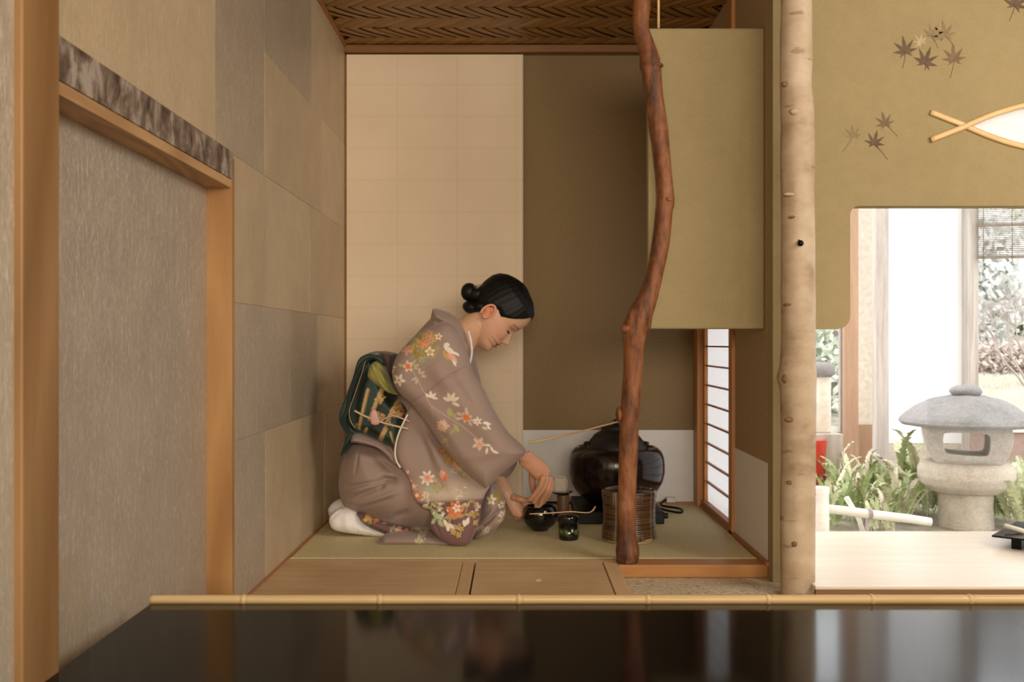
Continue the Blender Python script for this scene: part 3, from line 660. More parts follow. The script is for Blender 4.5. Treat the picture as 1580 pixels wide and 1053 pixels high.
def setcol(me, cols):
    a = me.color_attributes.new('Col', 'FLOAT_COLOR', 'POINT'); c = np.ones((len(me.vertices), 4), np.float32); c[:, :3] = cols; a.data.foreach_set('color', c.ravel())
MAUVE = np.array((.315, .225, .188)); PLUM = np.array((.165, .085, .078)); CREAM = np.array((.60, .50, .38)); ORANGE = np.array((.70, .19, .06)); PINK = np.array((.72, .36, .25))
GOLD = np.array((.42, .26, .075)); OLV = np.array((.27, .25, .10)); MINT = np.array((.36, .42, .26)); WHITE = np.array((.76, .68, .56)); DGREEN = np.array((.004, .030, .018)); GSTR = np.array((.40, .25, .09))
def inside(px, py, poly):
    P = np.array(poly); x0, y0 = P[:, 0], P[:, 1]; x1, y1 = np.roll(x0, -1), np.roll(y0, -1)
    c = np.zeros(len(px), bool)
    for a, b, c_, d in zip(x0, y0, x1, y1):
        m = ((b > py) != (d > py)); 
        if d != b: c ^= m & (px < (c_-a)*(py-b)/(d-b)+a)
    return c
def segdist(px, py, a, b):
    a = np.array(a, float); b = np.array(b, float); d = b-a; L = max(1e-9, d@d); t = np.clip(((px-a[0])*d[0]+(py-a[1])*d[1])/L, 0, 1)
    return np.hypot(px-a[0]-t*d[0], py-a[1]-t*d[1]), t
def inflate(name, outline, Yc, tf, tb, Rr, step, mat, parent, folds=(), paint=None, smooth=6, prof=.5, sharp=False, extra=None, kind=None):
    """closed garment volume whose side outline is given; tf / tb thickness to the two sides; rounded towards its outline"""
    o = np.array(outline, float) if sharp else np.array(catmull(outline, smooth, True))
    seg = []
    for i in range(len(o)):
        a, b = o[i], o[(i+1) % len(o)]; n = max(1, int(np.hypot(*(b-a))/step)); seg += [a+(b-a)*k/n for k in range(n)]
    B = np.array(seg); nb = len(B)
    x0, y0 = B.min(0); x1, y1 = B.max(0); gx, gy = np.meshgrid(np.arange(x0, x1, step), np.arange(y0, y1, step*.87)); gx[1::2] += step/2
    gx, gy = gx.ravel(), gy.ravel(); m = inside(gx, gy, B); gx, gy = gx[m], gy[m]
    def bd(px, py):
        d = np.full(len(px), 1e9)
        for i in range(nb):
            dd, _ = segdist(px, py, B[i], B[(i+1) % nb]); d = np.minimum(d, dd)
        return d
    d = bd(gx, gy); m = d > step*.6; gx, gy, d = gx[m], gy[m], d[m]
    px = np.concatenate([B[:, 0], gx]); py = np.concatenate([B[:, 1], gy]); d = np.concatenate([np.zeros(nb), d])
    vs, es, fs, ov, oe, of = geometry.delaunay_2d_cdt([Vector((a, -b)) for a, b in zip(px, py)], [(i, (i+1) % nb) for i in range(nb)], [], 1, 1e-5)
    idx = np.array([q[0] if q else 0 for q in ov]); px, py, d = px[idx], py[idx], d[idx]; isb = np.array([any(k < nb for k in q) for q in ov]); d[isb] = 0
    h = (1-(1-np.minimum(d/Rr, 1))**2)**prof
    Y0 = Yc(px, py) if callable(Yc) else np.full(len(px), float(Yc))
    tfv = tf(px, py) if callable(tf) else tf
    disp = np.zeros(len(px))
    for (a, b, wd_, dp) in folds:
        dd, t = segdist(px, py, a, b); disp += dp*np.exp(-(dd/wd_)**2)*np.sin(np.clip(t*.94+.03, 0, 1)*math.pi)**.5
    if extra: disp += extra(px, py)
    hw_ = np.minimum(1, d/6)
    Yfr = Y0-tfv*h-disp*hw_; Ybk = Y0+tb*h
    n = len(px); verts = [tuple(W(px[i], py[i], Y0[i] if True else 0)) for i in range(n)]
    V = np.array(verts); Vf = V.copy(); Vf[:, 1] = Yfr; Vb = V.copy(); Vb[:, 1] = Ybk
    inner = np.where(~isb)[0]; mp = -np.ones(n, int); mp[inner] = n+np.arange(len(inner)); mp[isb] = np.where(isb)[0]
    allv = np.vstack([Vf, Vb[inner]]); faces = [tuple(f) for f in fs]; faces += [tuple(int(mp[k]) for k in f[::-1]) for f in fs]
    me = bpy.data.meshes.new(name); me.from_pydata(allv.tolist(), [], faces); me.update()
    if paint is not None:
        c = paint(px, py); setcol(me, np.vstack([c, c[inner]]))
    bm = bmesh.new(); bm.from_mesh(me); bmesh.ops.recalc_face_normals(bm, faces=bm.faces); bm.to_mesh(me); bm.free()
    return link(name, me, mat, parent, True)
# --- kimono painting
def flower(c, px, py, x, y, r, n, col, cen, rot=0, sq=1, core=.32, edge=None):
    dx, dy = px-x, (py-y)/sq; rr = np.hypot(dx, dy); th = np.arctan2(dy, dx)+rot
    lim = r*(.74+.26*np.cos(n*th)); m = rr < lim; c[m] = col
    if edge is not None: e = m & (rr > lim*.72); c[e] = edge
    m2 = m & (np.abs(np.sin(n*th/2)) < .16) & (rr > r*.3); c[m2] = np.array(col)*.78
    m = rr < r*core; c[m] = cen
def leaf(c, px, py, x, y, l, w, ang, col):
    ca, sa = math.cos(R(ang)), math.sin(R(ang)); u = (px-x)*ca+(py-y)*sa; v = -(px-x)*sa+(py-y)*ca
    m = (np.abs(u) < l) & (np.abs(v) < w*(1-(u/l)**2)); c[m] = col
def stem(c, px, py, pts, w, col, a=1):
    for p, q in zip(pts[:-1], pts[1:]):
        d, _ = segdist(px, py, p, q); m = d < w; c[m] = c[m]*(1-a)+np.array(col)*a
def spray(c, px, py, x, y, r, n, seed, cols, sz=(2, 4)):
    rs = random.Random(seed)
    for i in range(n):
        a = rs.uniform(0, 6.28); q = r*math.sqrt(rs.random()); col = rs.choice(cols)
        if rs.random() < .5: leaf(c, px, py, x+q*math.cos(a), y+q*math.sin(a), rs.uniform(*sz)*1.2, rs.uniform(*sz)*.5, rs.uniform(0, 180), col)
        else: flower(c, px, py, x+q*math.cos(a), y+q*math.sin(a), rs.uniform(*sz), 5, col, GOLD, rs.uniform(0, 3))
def wlily(c, px, py, x, y, r, rot, col=WHITE):
    for k in range(5): leaf(c, px, py, x+math.cos(R(rot+k*72))*r*.55, y+math.sin(R(rot+k*72))*r*.55, r*.6, r*.26, rot+k*72, col)
    flower(c, px, py, x, y, r*.35, 5, PINK, ORANGE*.9)
def base_c(px): return np.tile(MAUVE, (len(px), 1))
def paint_sleeve(px, py):
    c = base_c(px)
    stem(c, px, py, [(637, 565), (655, 600), (668, 625), (690, 640), (715, 655), (735, 672), (760, 690)], 1.2, MAUVE*1.5, .7)
    stem(c, px, py, [(668, 625), (672, 650), (690, 680), (715, 720)], 1.0, OLV*1.3, .6)
    stem(c, px, py, [(634, 622), (668, 600), (690, 580), (719, 565)], .7, MAUVE*.7, .7)
    spray(c, px, py, 657, 533, 22, 75, 3, [GOLD*1.1, OLV, GOLD*1.4, MINT*.8, GOLD], (3, 6)); spray(c, px, py, 652, 545, 12, 16, 33, [GOLD*.9, OLV, GOLD*.7], (3, 5))
    flower(c, px, py, 656, 531, 9, 7, ORANGE, GOLD*1.4, 0, 1, .3, PINK); flower(c, px, py, 664, 515, 7, 5, PINK*.9, GOLD, .5); flower(c, px, py, 679, 520, 6, 5, WHITE, ORANGE, .2); flower(c, px, py, 666, 543, 8, 5, WHITE, GOLD*1.3, .4, 1, .4)
    flower(c, px, py, 668, 526, 6.5, 6, PINK*.85, ORANGE, .9); wlily(c, px, py, 630, 540, 8.5, 20, PINK); flower(c, px, py, 654, 556, 5, 5, MINT*.9, OLV, 0)
    leaf(c, px, py, 695, 540, 11, 4, 38, WHITE); leaf(c, px, py, 700, 552, 11, 4, 48, PINK*1.05); leaf(c, px, py, 690, 548, 9, 3, 60, GOLD*1.3); leaf(c, px, py, 692, 532, 5, 3, 10, WHITE); leaf(c, px, py, 706, 546, 6, 2, 30, WHITE); leaf(c, px, py, 703, 560, 6, 2, 60, WHITE)
    flower(c, px, py, 633, 565, 8, 5, PINK, ORANGE*.9, .5, 1.2, .45, WHITE); 
    for a in (-50, -15, 15, 200): leaf(c, px, py, 633+13*math.cos(R(a)), 566+9*math.sin(R(a)), 5, 2, a, OLV*1.7)
    wlily(c, px, py, 619, 586, 9.5, 80, WHITE); leaf(c, px, py, 609, 566, 6, 1.6, 10, WHITE); leaf(c, px, py, 608, 573, 5, 1.6, 120, WHITE)
    for a in (-80, -40, 0, 110, 150): leaf(c, px, py, 649+8*math.cos(R(a)), 580+8*math.sin(R(a)), 5, 2, a, CREAM*.85)
    for a in (-140, -90, -40, 10): leaf(c, px, py, 667+6*math.cos(R(a)), 612+5*math.sin(R(a)), 5.5, 2, a, WHITE)
    for a in (-150, -110, -70, -30, 20): leaf(c, px, py, 698+8*math.cos(R(a)), 619+9*math.sin(R(a)), 7, 2.6, a, CREAM*1.15)
    leaf(c, px, py, 696, 634, 7, 4, 80, OLV*1.5); leaf(c, px, py, 703, 640, 6, 3, 60, OLV*1.4)
    flower(c, px, py, 721, 642, 9.5, 6, PINK*1.1, ORANGE, .2, 1, .5, CREAM)
    for a in (-90, -150, 170, 60, 30): leaf(c, px, py, 721+12*math.cos(R(a)), 642+10*math.sin(R(a)), 5.5, 2.2, a, CREAM*.9)
    flower(c, px, py, 738, 648, 7, 6, WHITE, PINK, .5); leaf(c, px, py, 752, 651, 7, 2.3, 15, WHITE); leaf(c, px, py, 755, 657, 5, 1.8, 50, WHITE); leaf(c, px, py, 749, 658, 5, 2, 30, CREAM)
    wlily(c, px, py, 685, 655, 10, 0, PINK*1.05); wlily(c, px, py, 685, 655, 8, 36, CREAM); leaf(c, px, py, 706, 658, 8, 3, 60, OLV*1.5); leaf(c, px, py, 700, 664, 6, 3, 130, OLV*1.3)
    wlily(c, px, py, 740, 682, 10, 10, CREAM*1.05); wlily(c, px, py, 741, 684, 6, 46, PINK)
    for (x, y, a) in [(754, 684, 0), (760, 690, 60), (765, 694, 20), (752, 692, 100)]: leaf(c, px, py, x, y, 5, 1.8, a, WHITE)
    spray(c, px, py, 690, 680, 7, 10, 8, [OLV*1.3, GOLD, CREAM*.8], (2, 3.5))
    return c
def paint_hang(px, py):
    c = base_c(px)
    g = np.clip((py-735)/25, 0, 1)*np.clip((778-py)/14, 0, 1)*np.clip(1-np.abs(px-690)/65, 0, 1); c += (CREAM*1.1-c)*(g*.75)[:, None]
    m = np.clip((py-(770+(px-690)*-.06))/5, 0, 1)[:, None]; c = c*(1-m)+PLUM*m
    spray(c, px, py, 692, 695, 13, 22, 5, [ORANGE*.7, GOLD, OLV*.8, GOLD*1.2, PINK*.7], (3, 6)); spray(c, px, py, 703, 712, 14, 26, 6, [GOLD, OLV, GOLD*.8, ORANGE*.7, CREAM*.7], (3, 6)); spray(c, px, py, 718, 728, 10, 14, 7, [GOLD*.9, OLV, CREAM*.7], (2, 5))
    flower(c, px, py, 697, 700, 8, 7, ORANGE, GOLD*1.4, 0); flower(c, px, py, 705, 716, 7, 6, GOLD*1.3, ORANGE)
    flower(c, px, py, 660, 737, 12.5, 7, CREAM*1.25, PINK, .3, 1, .45, WHITE); flower(c, px, py, 660, 737, 5, 5, PINK, ORANGE, 0)
    leaf(c, px, py, 684, 732, 9, 5, 70, PINK); leaf(c, px, py, 688, 736, 7, 3, 100, ORANGE*.9); leaf(c, px, py, 663, 754, 8, 3, 5, MINT)
    spray(c, px, py, 676, 748, 10, 12, 9, [OLV*1.4, CREAM*.9, GOLD*.9], (2, 4))
    for (x, y, r_) in [(630, 728, 4), (628, 740, 6), (639, 750, 7), (634, 742, 4)]: flower(c, px, py, x, y, r_, 5, PINK, WHITE, .4)
    flower(c, px, py, 644, 764, 8.5, 6, ORANGE, WHITE, .3); flower(c, px, py, 658, 763, 7, 6, CREAM*1.1, PINK, 0); spray(c, px, py, 636, 772, 8, 14, 10, [OLV*1.6, CREAM*.9, GOLD], (2, 4.5)); spray(c, px, py, 655, 777, 10, 12, 14, [WHITE, CREAM, OLV*1.5], (2, 4))
    spray(c, px, py, 678, 785, 14, 26, 11, [OLV*1.3, GOLD, CREAM, MINT, WHITE], (2, 4.5)); spray(c, px, py, 725, 785, 15, 24, 12, [OLV*1.4, GOLD, CREAM*.9, GOLD*1.2], (2, 4.5)); spray(c, px, py, 700, 803, 16, 26, 13, [GOLD, OLV*1.3, GOLD*1.2, CREAM*.7], (2.5, 5)); spray(c, px, py, 710, 765, 16, 14, 15, [CREAM, OLV*1.3, WHITE*.9], (2, 4))
    flower(c, px, py, 703, 786, 15, 7, ORANGE, ORANGE*.8, .2, 1, .3, ORANGE*1.1); flower(c, px, py, 705, 783, 7, 5, WHITE, PINK, .6, 1.1, .3)
    leaf(c, px, py, 676, 796, 9, 4, 15, MINT*1.1); leaf(c, px, py, 670, 803, 7, 3, -50, MINT); leaf(c, px, py, 680, 806, 7, 3, 60, MINT)
    for (x, y, a) in [(688, 806, 70), (692, 813, 90), (717, 806, 80), (722, 803, 100), (697, 811, 40)]: leaf(c, px, py, x, y, 6, 3, a, WHITE)
    for (x, y) in [(700, 820), (708, 824), (735, 806), (742, 803), (712, 815)]: flower(c, px, py, x, y, 5, 5, GOLD*1.5, OLV, x)
    stem(c, px, py, [(757, 745), (750, 770), (742, 800), (727, 838)], 1.1, CREAM, .7)
    return c
def paint_skirt(px, py):
    c = base_c(px)*1.02
    return c
def paint_hem(px, py):
    c = np.tile(PLUM, (len(px), 1)); c += (MAUVE*.9-c)*np.clip((px-635)/40, 0, 1)[:, None]
    spray(c, px, py, 570, 799, 7, 14, 21, [GOLD*1.5, OLV], (2, 4)); flower(c, px, py, 584, 799, 7, 6, ORANGE, WHITE, 0, .7); flower(c, px, py, 597, 803, 5, 5, CREAM, WHITE, 0, .7)
    spray(c, px, py, 611, 814, 6, 10, 22, [MINT, OLV], (2, 4)); flower(c, px, py, 628, 818, 10, 6, ORANGE*1.05, PINK, .3, .6, .3, PINK); flower(c, px, py, 618, 812, 5, 5, PINK, ORANGE, .3, .7)
    spray(c, px, py, 650, 822, 16, 40, 23, [OLV, GOLD*.9, CREAM*.7, GOLD], (2, 4)); spray(c, px, py, 645, 806, 8, 10, 28, [CREAM*.9, WHITE*.8], (2, 4)); return c
def paint_under(px, py):
    c = base_c(px)*.95; spray(c, px, py, 650, 834, 9, 22, 24, [CREAM, WHITE*.8, OLV*1.4], (1.5, 3.5)); return c
def paint_knee(px, py):
    c = base_c(px)*.98
    spray(c, px, py, 766, 762, 9, 14, 25, [GOLD, OLV, GOLD*1.2], (3, 5)); flower(c, px, py, 759, 766, 8, 5, WHITE, GOLD*1.4, .3); flower(c, px, py, 774, 775, 6, 5, WHITE, ORANGE, .3); flower(c, px, py, 775, 790, 6, 5, WHITE, PINK, .7, 1.2)
    spray(c, px, py, 772, 800, 7, 10, 26, [CREAM, WHITE, GOLD], (2, 4)); spray(c, px, py, 752, 818, 12, 26, 27, [CREAM, GOLD*1.1, OLV, WHITE*.9], (2, 4)); return c
def paint_obi(px, py):
    c = np.tile(DGREEN, (len(px), 1)); rs = np.random.default_rng(3)
    dk_ = np.clip(np.sin((px*.92+py*.38)*.145)*2, 0, 1)[:, None]; c = c*(1-.7*dk_)
    for (a, b, w) in [((580, 598), (566, 655), 2.4), ((600, 598), (583, 640), 3.2), ((578, 655), (571, 667), 2.2), ((625, 608), (607, 648), 3.0), ((606, 655), (594, 678), 3.6), ((613, 660), (618, 680), 1.6), ((562, 650), (552, 664), 3)]:
        stem(c, px, py, [a, b], w, GSTR*1.15); stem(c, px, py, [(a[0]+w, a[1]), (b[0]+w, b[1])], .8, GSTR*.5)
    spray(c, px, py, 597, 610, 7, 16, 31, [GSTR, GSTR*1.4, GOLD], (1.5, 3)); spray(c, px, py, 598, 638, 8, 20, 32, [GSTR, GSTR*1.3, GOLD], (1.5, 3.2)); spray(c, px, py, 624, 630, 9, 26, 34, [GSTR, GOLD*1.2, ORANGE*.5, GSTR*1.3], (2, 3.6)); spray(c, px, py, 611, 650, 7, 16, 35, [GSTR, DGREEN, DGREEN, GSTR*.7], (1.5, 3))
    return c
def paint_taiko(px, py):
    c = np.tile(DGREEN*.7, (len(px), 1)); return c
S = 1.25
kim = M['silk']
# lower body: hips, thighs and folded legs under the kimono
folds = [((525+20, 742), (610, 729), 3, -0.0150), ((548, 762), (600, 738), 3.2, -0.0180), ((545, 752), (590, 733), 3, 0.0120), ((560, 770), (625, 745), 4, 0.0135), ((600, 728), (622, 730), 5, -0.0300), ((560, 775), (615, 755), 3, -0.0090), ((545, 690), (600, 700), 6, 0.0120), ((565, 685), (561, 720), 1.6, -0.0090), ((530, 700), (560, 690), 3, -0.0075), ((618, 785), (640, 776), 5, -0.0150), ((560, 790), (640, 800), 5, 0.0120), ((590, 700), (622, 722), 5, -0.0180), ((597, 742), (605, 735), 3, -0.0180), ((640, 810), (690, 806), 4, 0.0150)]
inflate('kimono_skirt', [(566, 672), (545, 682), (531, 706), (524, 742), (529, 770), (542, 786), (572, 795), (606, 810), (650, 817), (700, 826), (742, 834), (762, 822), (777, 797), (779, 770), (766, 750), (735, 735), (700, 705), (650, 685), (606, 676)], 3.405, .20, .20, 62, 2.0, kim, pe, folds, paint_skirt)
inflate('kimono_hem', [(551, 789), (556, 801), (568, 812), (590, 822), (615, 829), (650, 832), (692, 838), (690, 824), (660, 812), (620, 808), (590, 800), (568, 792)], 3.31, .055, .12, 14, 1.3, kim, pe, [((575, 802), (660, 822), 3, .01)], paint_hem)
inflate('kimono_underlap', [(584, 841), (589, 834), (597, 826), (640, 825), (700, 832), (706, 843), (690, 843.5), (640, 842)], 3.195, .035, .15, 12, 1.3, kim, pe, [], paint_under)
inflate('kimono_front_panel', [(742, 770), (752, 750), (760, 746), (770, 753), (778, 768), (780, 788), (776, 803), (764, 815), (748, 825), (732, 829), (734, 815)], 3.28, .09, .12, 22, 1.2, kim, pe, [((738, 815), (768, 784), 3.5, -.03), ((768, 784), (776, 790), 3, -.015), ((745, 800), (768, 775), 4, .012), ((755, 822), (775, 795), 4, .01)], paint_knee)
# torso of the kimono
inflate('kimono_bodice', [(668, 489), (642, 516), (614, 548), (606, 580), (604, 620), (606, 676), (640, 712), (700, 735), (742, 738), (752, 690), (752, 640), (742, 590), (733, 556), (722, 525), (704, 500), (684, 489)], 3.40, .165, .17, 50, 2.0, kim, pe, [((655, 650), (690, 720), 7, -.012)], lambda px, py: base_c(px))
inflate('sash_fold', [(549, 668), (557, 662), (572, 664), (596, 674), (622, 690), (624, 712), (612, 712), (590, 690), (560, 682), (548, 680)], 3.36, .175, .17, 12, 1.5, kim, pe, [((552, 676), (615, 698), 2.2, -.01)], lambda px, py: base_c(px)*1.05)
# wide sleeve of the near arm: shoulder and forearm layer, and the hanging bag with its white lining
slY = lambda px, py: 3.195-.005*np.clip((px-640)/150, 0, 1)
inflate('kimono_sleeve', [(690, 497), (660, 506), (632, 527), (611, 552), (605, 575), (609, 595), (620, 611), (634, 623), (652, 645), (668, 668), (690, 698), (718, 728), (747, 752), (757, 748), (772, 733), (796, 714), (811, 699), (806, 688), (785, 668), (765, 638), (746, 600), (730, 574), (722, 545), (712, 518)], slY, .065, .10, 24, S, kim, pe,
        [((634, 622), (719, 564), 1.4, -.003), ((668, 560), (700, 600), 14, .012), ((700, 600), (770, 690), 16, .010), ((652, 630), (700, 690), 8, -.008), ((690, 570), (740, 640), 7, -.005), ((720, 705), (790, 690), 7, .006)], paint_sleeve)
hgY = lambda px, py: 3.245-.095*np.clip((py-620)/220, 0, 1)
inflate('kimono_hanging_sleeve', [(640, 622), (630, 630), (618, 660), (611, 690), (613, 708), (623, 727), (633, 744), (637, 765), (650, 782), (664, 790), (663, 812), (677, 831), (697, 842), (716, 843.5), (727, 835), (737, 808), (747, 768), (756, 745), (745, 700), (705, 655), (665, 622)], hgY, .016, .03, 16, S, kim, pe,
        [((650, 650), (700, 760), 9, .012), ((640, 640), (668, 720), 6, -.008), ((655, 655), (720, 735), 7, -.016), ((664, 790), (680, 825), 2, -.003), ((700, 760), (712, 830), 14, .006)], paint_hang)
tube('white_sleeve_lining', [W(a, b, 3.185) for a, b in catmull([(629, 640), (619, 660), (612, 680), (609.5, 698), (612, 712), (618, 722)], 5)], .006, plain('cream_lining', (.78, .74, .62), .8), pe, seg=10, flat=(.5, 1.0), nrm=(0, 1, 0))
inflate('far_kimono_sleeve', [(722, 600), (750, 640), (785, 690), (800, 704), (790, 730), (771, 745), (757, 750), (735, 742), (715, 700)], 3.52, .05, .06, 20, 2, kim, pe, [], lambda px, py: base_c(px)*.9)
# collar standing away from the nape
inflate('kimono_collar', [(667, 479), (672, 476.5), (686, 480), (702, 488), (715, 503), (723, 522), (726.5, 545), (723, 560), (715, 585), (708, 560), (700, 535), (688, 515), (672, 502), (664, 500)], 3.37, .095, .12, 24, S, kim, pe, [((672, 485), (712, 520), 5, .004)], lambda px, py: base_c(px)*1.08)
tube('white_under_collar', [W(a, b, 3.30) for a, b in catmull([(722.5, 511), (726, 524), (728, 540), (727, 552), (724.5, 562)], 5)], .0035, M['tabi'], pe, seg=8)
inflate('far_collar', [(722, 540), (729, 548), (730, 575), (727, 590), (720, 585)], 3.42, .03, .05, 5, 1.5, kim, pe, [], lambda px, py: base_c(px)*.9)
# obi with its drum, tail, scarf and cords
inflate('obi', [(566, 566), (590, 556), (606, 572), (618, 605), (640, 622), (640, 650), (632, 690), (606, 688), (575, 672), (552, 660), (552, 610)], 3.385, .185, .17, 22, 1.15, M['obi'], pe, [((602, 606), (588, 650), 3, .003)], paint_obi)
inflate('obi_drum', [(579, 542.5), (563, 552), (554, 580), (544, 607), (534.5, 634), (536, 650), (546, 664), (553, 662), (545, 645), (552, 628), (556, 600), (566, 575), (576, 560), (588, 556), (602, 566), (607, 556), (600, 546), (588, 543)], 3.39, .19, .18, 5, 1.1, M['obi'], pe, [], paint_taiko)
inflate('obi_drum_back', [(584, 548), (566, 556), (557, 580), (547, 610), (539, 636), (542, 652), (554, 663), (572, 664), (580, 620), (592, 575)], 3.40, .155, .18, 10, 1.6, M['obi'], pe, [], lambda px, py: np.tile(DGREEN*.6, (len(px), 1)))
tube('gold_obi_edge', [W(a, b, 3.215) for a, b in catmull([(583, 546), (566, 554), (558, 577), (548, 607), (539, 634), (541, 650), (548, 661)], 6)], .0013, plain('gold_thread', (.45, .32, .14), .4, .3), pe, seg=6)
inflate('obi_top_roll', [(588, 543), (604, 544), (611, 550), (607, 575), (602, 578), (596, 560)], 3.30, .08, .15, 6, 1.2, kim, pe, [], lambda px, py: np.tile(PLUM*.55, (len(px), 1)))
inflate('obi_tail', [(537, 650), (536, 668), (531, 684), (525, 703), (531, 700), (542, 684), (553, 672), (556, 664), (547, 660)], 3.28, .02, .10, 5, 1.2, M['obi'], pe, [((540, 662), (530, 695), 2, .004)], lambda px, py: np.tile(DGREEN*1.0, (len(px), 1)))
fl = [((574+3*k, 562-1.5*k), (596+5*k, 600+3*k), 1.5, .007*(1 if k % 2 else -1)) for k in range(5)]
YG = np.array((.33, .30, .07))
inflate('obi_scarf', [(569, 575), (573, 563), (583, 556), (594, 561), (601, 578), (608, 596), (618, 609), (604, 608), (588, 599), (576, 590), (569, 582)], 3.27, .095, .08, 12, S, painted('yellow_green_scarf', .7, .2, .2), pe, fl, lambda px, py: np.tile(YG, (len(px), 1))*(1+.25*np.sin((px*.8-py*.6)*.9))[:, None])
def onobi(a, b, dy=0): return W(a, b, 3.187+dy)
tube('obi_cord', [onobi(a, b) for a, b in catmull([(547, 634), (562, 642), (586, 651), (607, 657), (630, 662)], 6)], .0048, plain('cream_silk_cord', (.56, .44, .24), .6, 0, .3, .1, 200, .3), pe, seg=10, flat=(.7, 1.6), nrm=(0, 1, 0))
inflate('pink_knot', [(571, 650), (570, 640), (575, 631), (581, 634), (585, 644), (586, 654), (579, 657), (573, 655)], 3.19, .012, .01, 5, 1.1, plain('pink_cord', (.58, .33, .28), .6), pe)
tube('pink_cord', [onobi(a, b, -.002) for a, b in catmull([(586, 652), (596, 645), (608, 642), (620, 646), (632, 651)], 6)], .0042, plain('pale_pink_cord', (.58, .36, .30), .6), pe, seg=8, flat=(.6, 1.4), nrm=(0, 1, 0))
# white split-toed socks
tf_ = [((528, 786), (512, 800), 2, -.004), ((560, 805), (556, 822), 2, .003), ((568, 808), (566, 824), 1.6, -.003), ((576, 812), (574, 826), 1.6, .003), ((584, 816), (583, 828), 1.6, -.003), ((536, 788), (540, 820), 7, .006)]
for nm, dx, Yq_ in (('near_tabi_sock', 0, 3.315), ('far_tabi_sock', -2, 3.50)):
    k = 3.315/Yq_
    inflate('tabi_sock', [(CX+(x-CX+dx)*1, CY+(y-CY)*(k if y > 700 else 1)) for x, y in [(508, 806), (509, 797), (517, 788), (528, 783), (542, 783), (556, 792), (562, 803), (580, 812), (596, 818), (600, 828), (590, 829), (560, 826), (530, 822), (514, 817)]], Yq_, .038, .04, 18, 1.5, M['tabi'], pe, tf_)
# --- body: one continuous skin surface (head, neck, trunk, arms, hands, folded legs)
bm = bmesh.new()
def px_tube(pts, seg=14, flat=None):
    P = [W(a, b, y) for a, b, y, r in pts]; rr_ = [r*y/F for a, b, y, r in pts]
    n0 = len(pts); addtube(bm, P, rr_, seg, flat=flat)
    for i in (0, -1): bmesh.ops.create_uvsphere(bm, u_segments=12, v_segments=8, radius=rr_[i]*(.98 if not flat else min(flat)*.98), matrix=Matrix.Translation(P[i]))
def sm(pts, n=5): return [tuple(p) for p in catmull(pts, n)]
HK = .00224; HY = 3.385
HO = W(748, 542, HY); HF = Vector((.575, 0, -.818)); HU = Vector((.818, 0, .575)); HS = Vector((0, -1, 0))
yaw = R(6); HF2 = HF*math.cos(yaw)+HS*math.sin(yaw); HS = HS*math.cos(yaw)-HF*math.sin(yaw); HF = HF2
ku = [-3, 0, 5, 10, 14, 18, 21, 24, 28, 34, 42, 50, 58, 66, 76, 86, 95, 102, 106]
kf = [-9, -2, 3, 3, 1.5, 4.0, 2.8, 5.0, 3.2, 3.2, 2.2, .5, 3.2, 4.6, 4.5, 1.5, -7, -22, -44]
kb = [-22, -28, -38, -46, -52, -56, -58, -60, -64, -70, -77, -82, -85, -86, -86, -82, -73, -60, -47]
kw = [3, 10, 17, 21, 23.5, 25.5, 27, 28, 29.5, 31, 33, 34, 34.5, 35, 35, 33, 27, 17, 2]
def hd(u): return np.interp(u, ku, kf), np.interp(u, ku, kb), np.interp(u, ku, kw)
def head_pt(u, th, off=0):
    """th = 0 faces forward; returns world point, offset outwards by off (px units)"""
    f0, b0, w0 = hd(u); cen = f0-(f0-b0)*.46
    c, s = math.cos(th), math.sin(th); e = 2/2.25
    rf = (f0-cen) if c > 0 else (cen-b0)
    ff = cen+(rf+off)*math.copysign(abs(c)**e, c); ss = (w0+off)*math.copysign(abs(s)**e, s)
    if c > 0 and off < 3:
        g = lambda su, ss_, au, as_: math.exp(-((u-su)/au)**2-((ss-ss_)/as_)**2)
        nb = np.interp(u, [27, 30, 34, 37, 42, 48, 54, 58], [0, 3.2, 7.6, 7.4, 5.2, 2.8, .8, 0]); ff += nb*math.exp(-(ss/4.2)**2)+.35*nb*math.exp(-(ss/7.5)**2)
        ff += 2.2*(g(30.5, 5.2, 2.4, 3)+g(30.5, -5.2, 2.4, 3))
        ff -= 3.6*(g(51, 13, 5, 8)+g(51, -13, 5, 8)); ff += 2.9*(g(49.5, 13.5, 3.2, 6.5)+g(49.5, -13.5, 3.2, 6.5)); ff += 1.0*(g(59, 13, 3, 9)+g(59, -13, 3, 9))
        ff += 2.1*(g(24.3, 0, 1.8, 9)+g(18.4, 0, 2.1, 8)) - 1.9*g(21.2, 0, .9, 8.5); ff += 1.6*(g(36, 19, 9, 9)+g(36, -19, 9, 9)); ff += 1.2*g(3, 0, 5, 8)
    return HO+(HF*ff+HU*(u-0)+HS*ss)*HK
NU, NT_ = 110, 128; grid = []
us = [ku[0]+(ku[-1]-ku[0])*i/(NU-1) for i in range(NU)]
for u in us: grid.append([bm.verts.new(head_pt(u, 2*math.pi*k/NT_)) for k in range(NT_)])
for i in range(NU-1):
    for k in range(NT_): bm.faces.new((grid[i][k], grid[i][(k+1) % NT_], grid[i+1][(k+1) % NT_], grid[i+1][k]))
bm.faces.new(grid[0][::-1]); bm.faces.new(grid[-1])
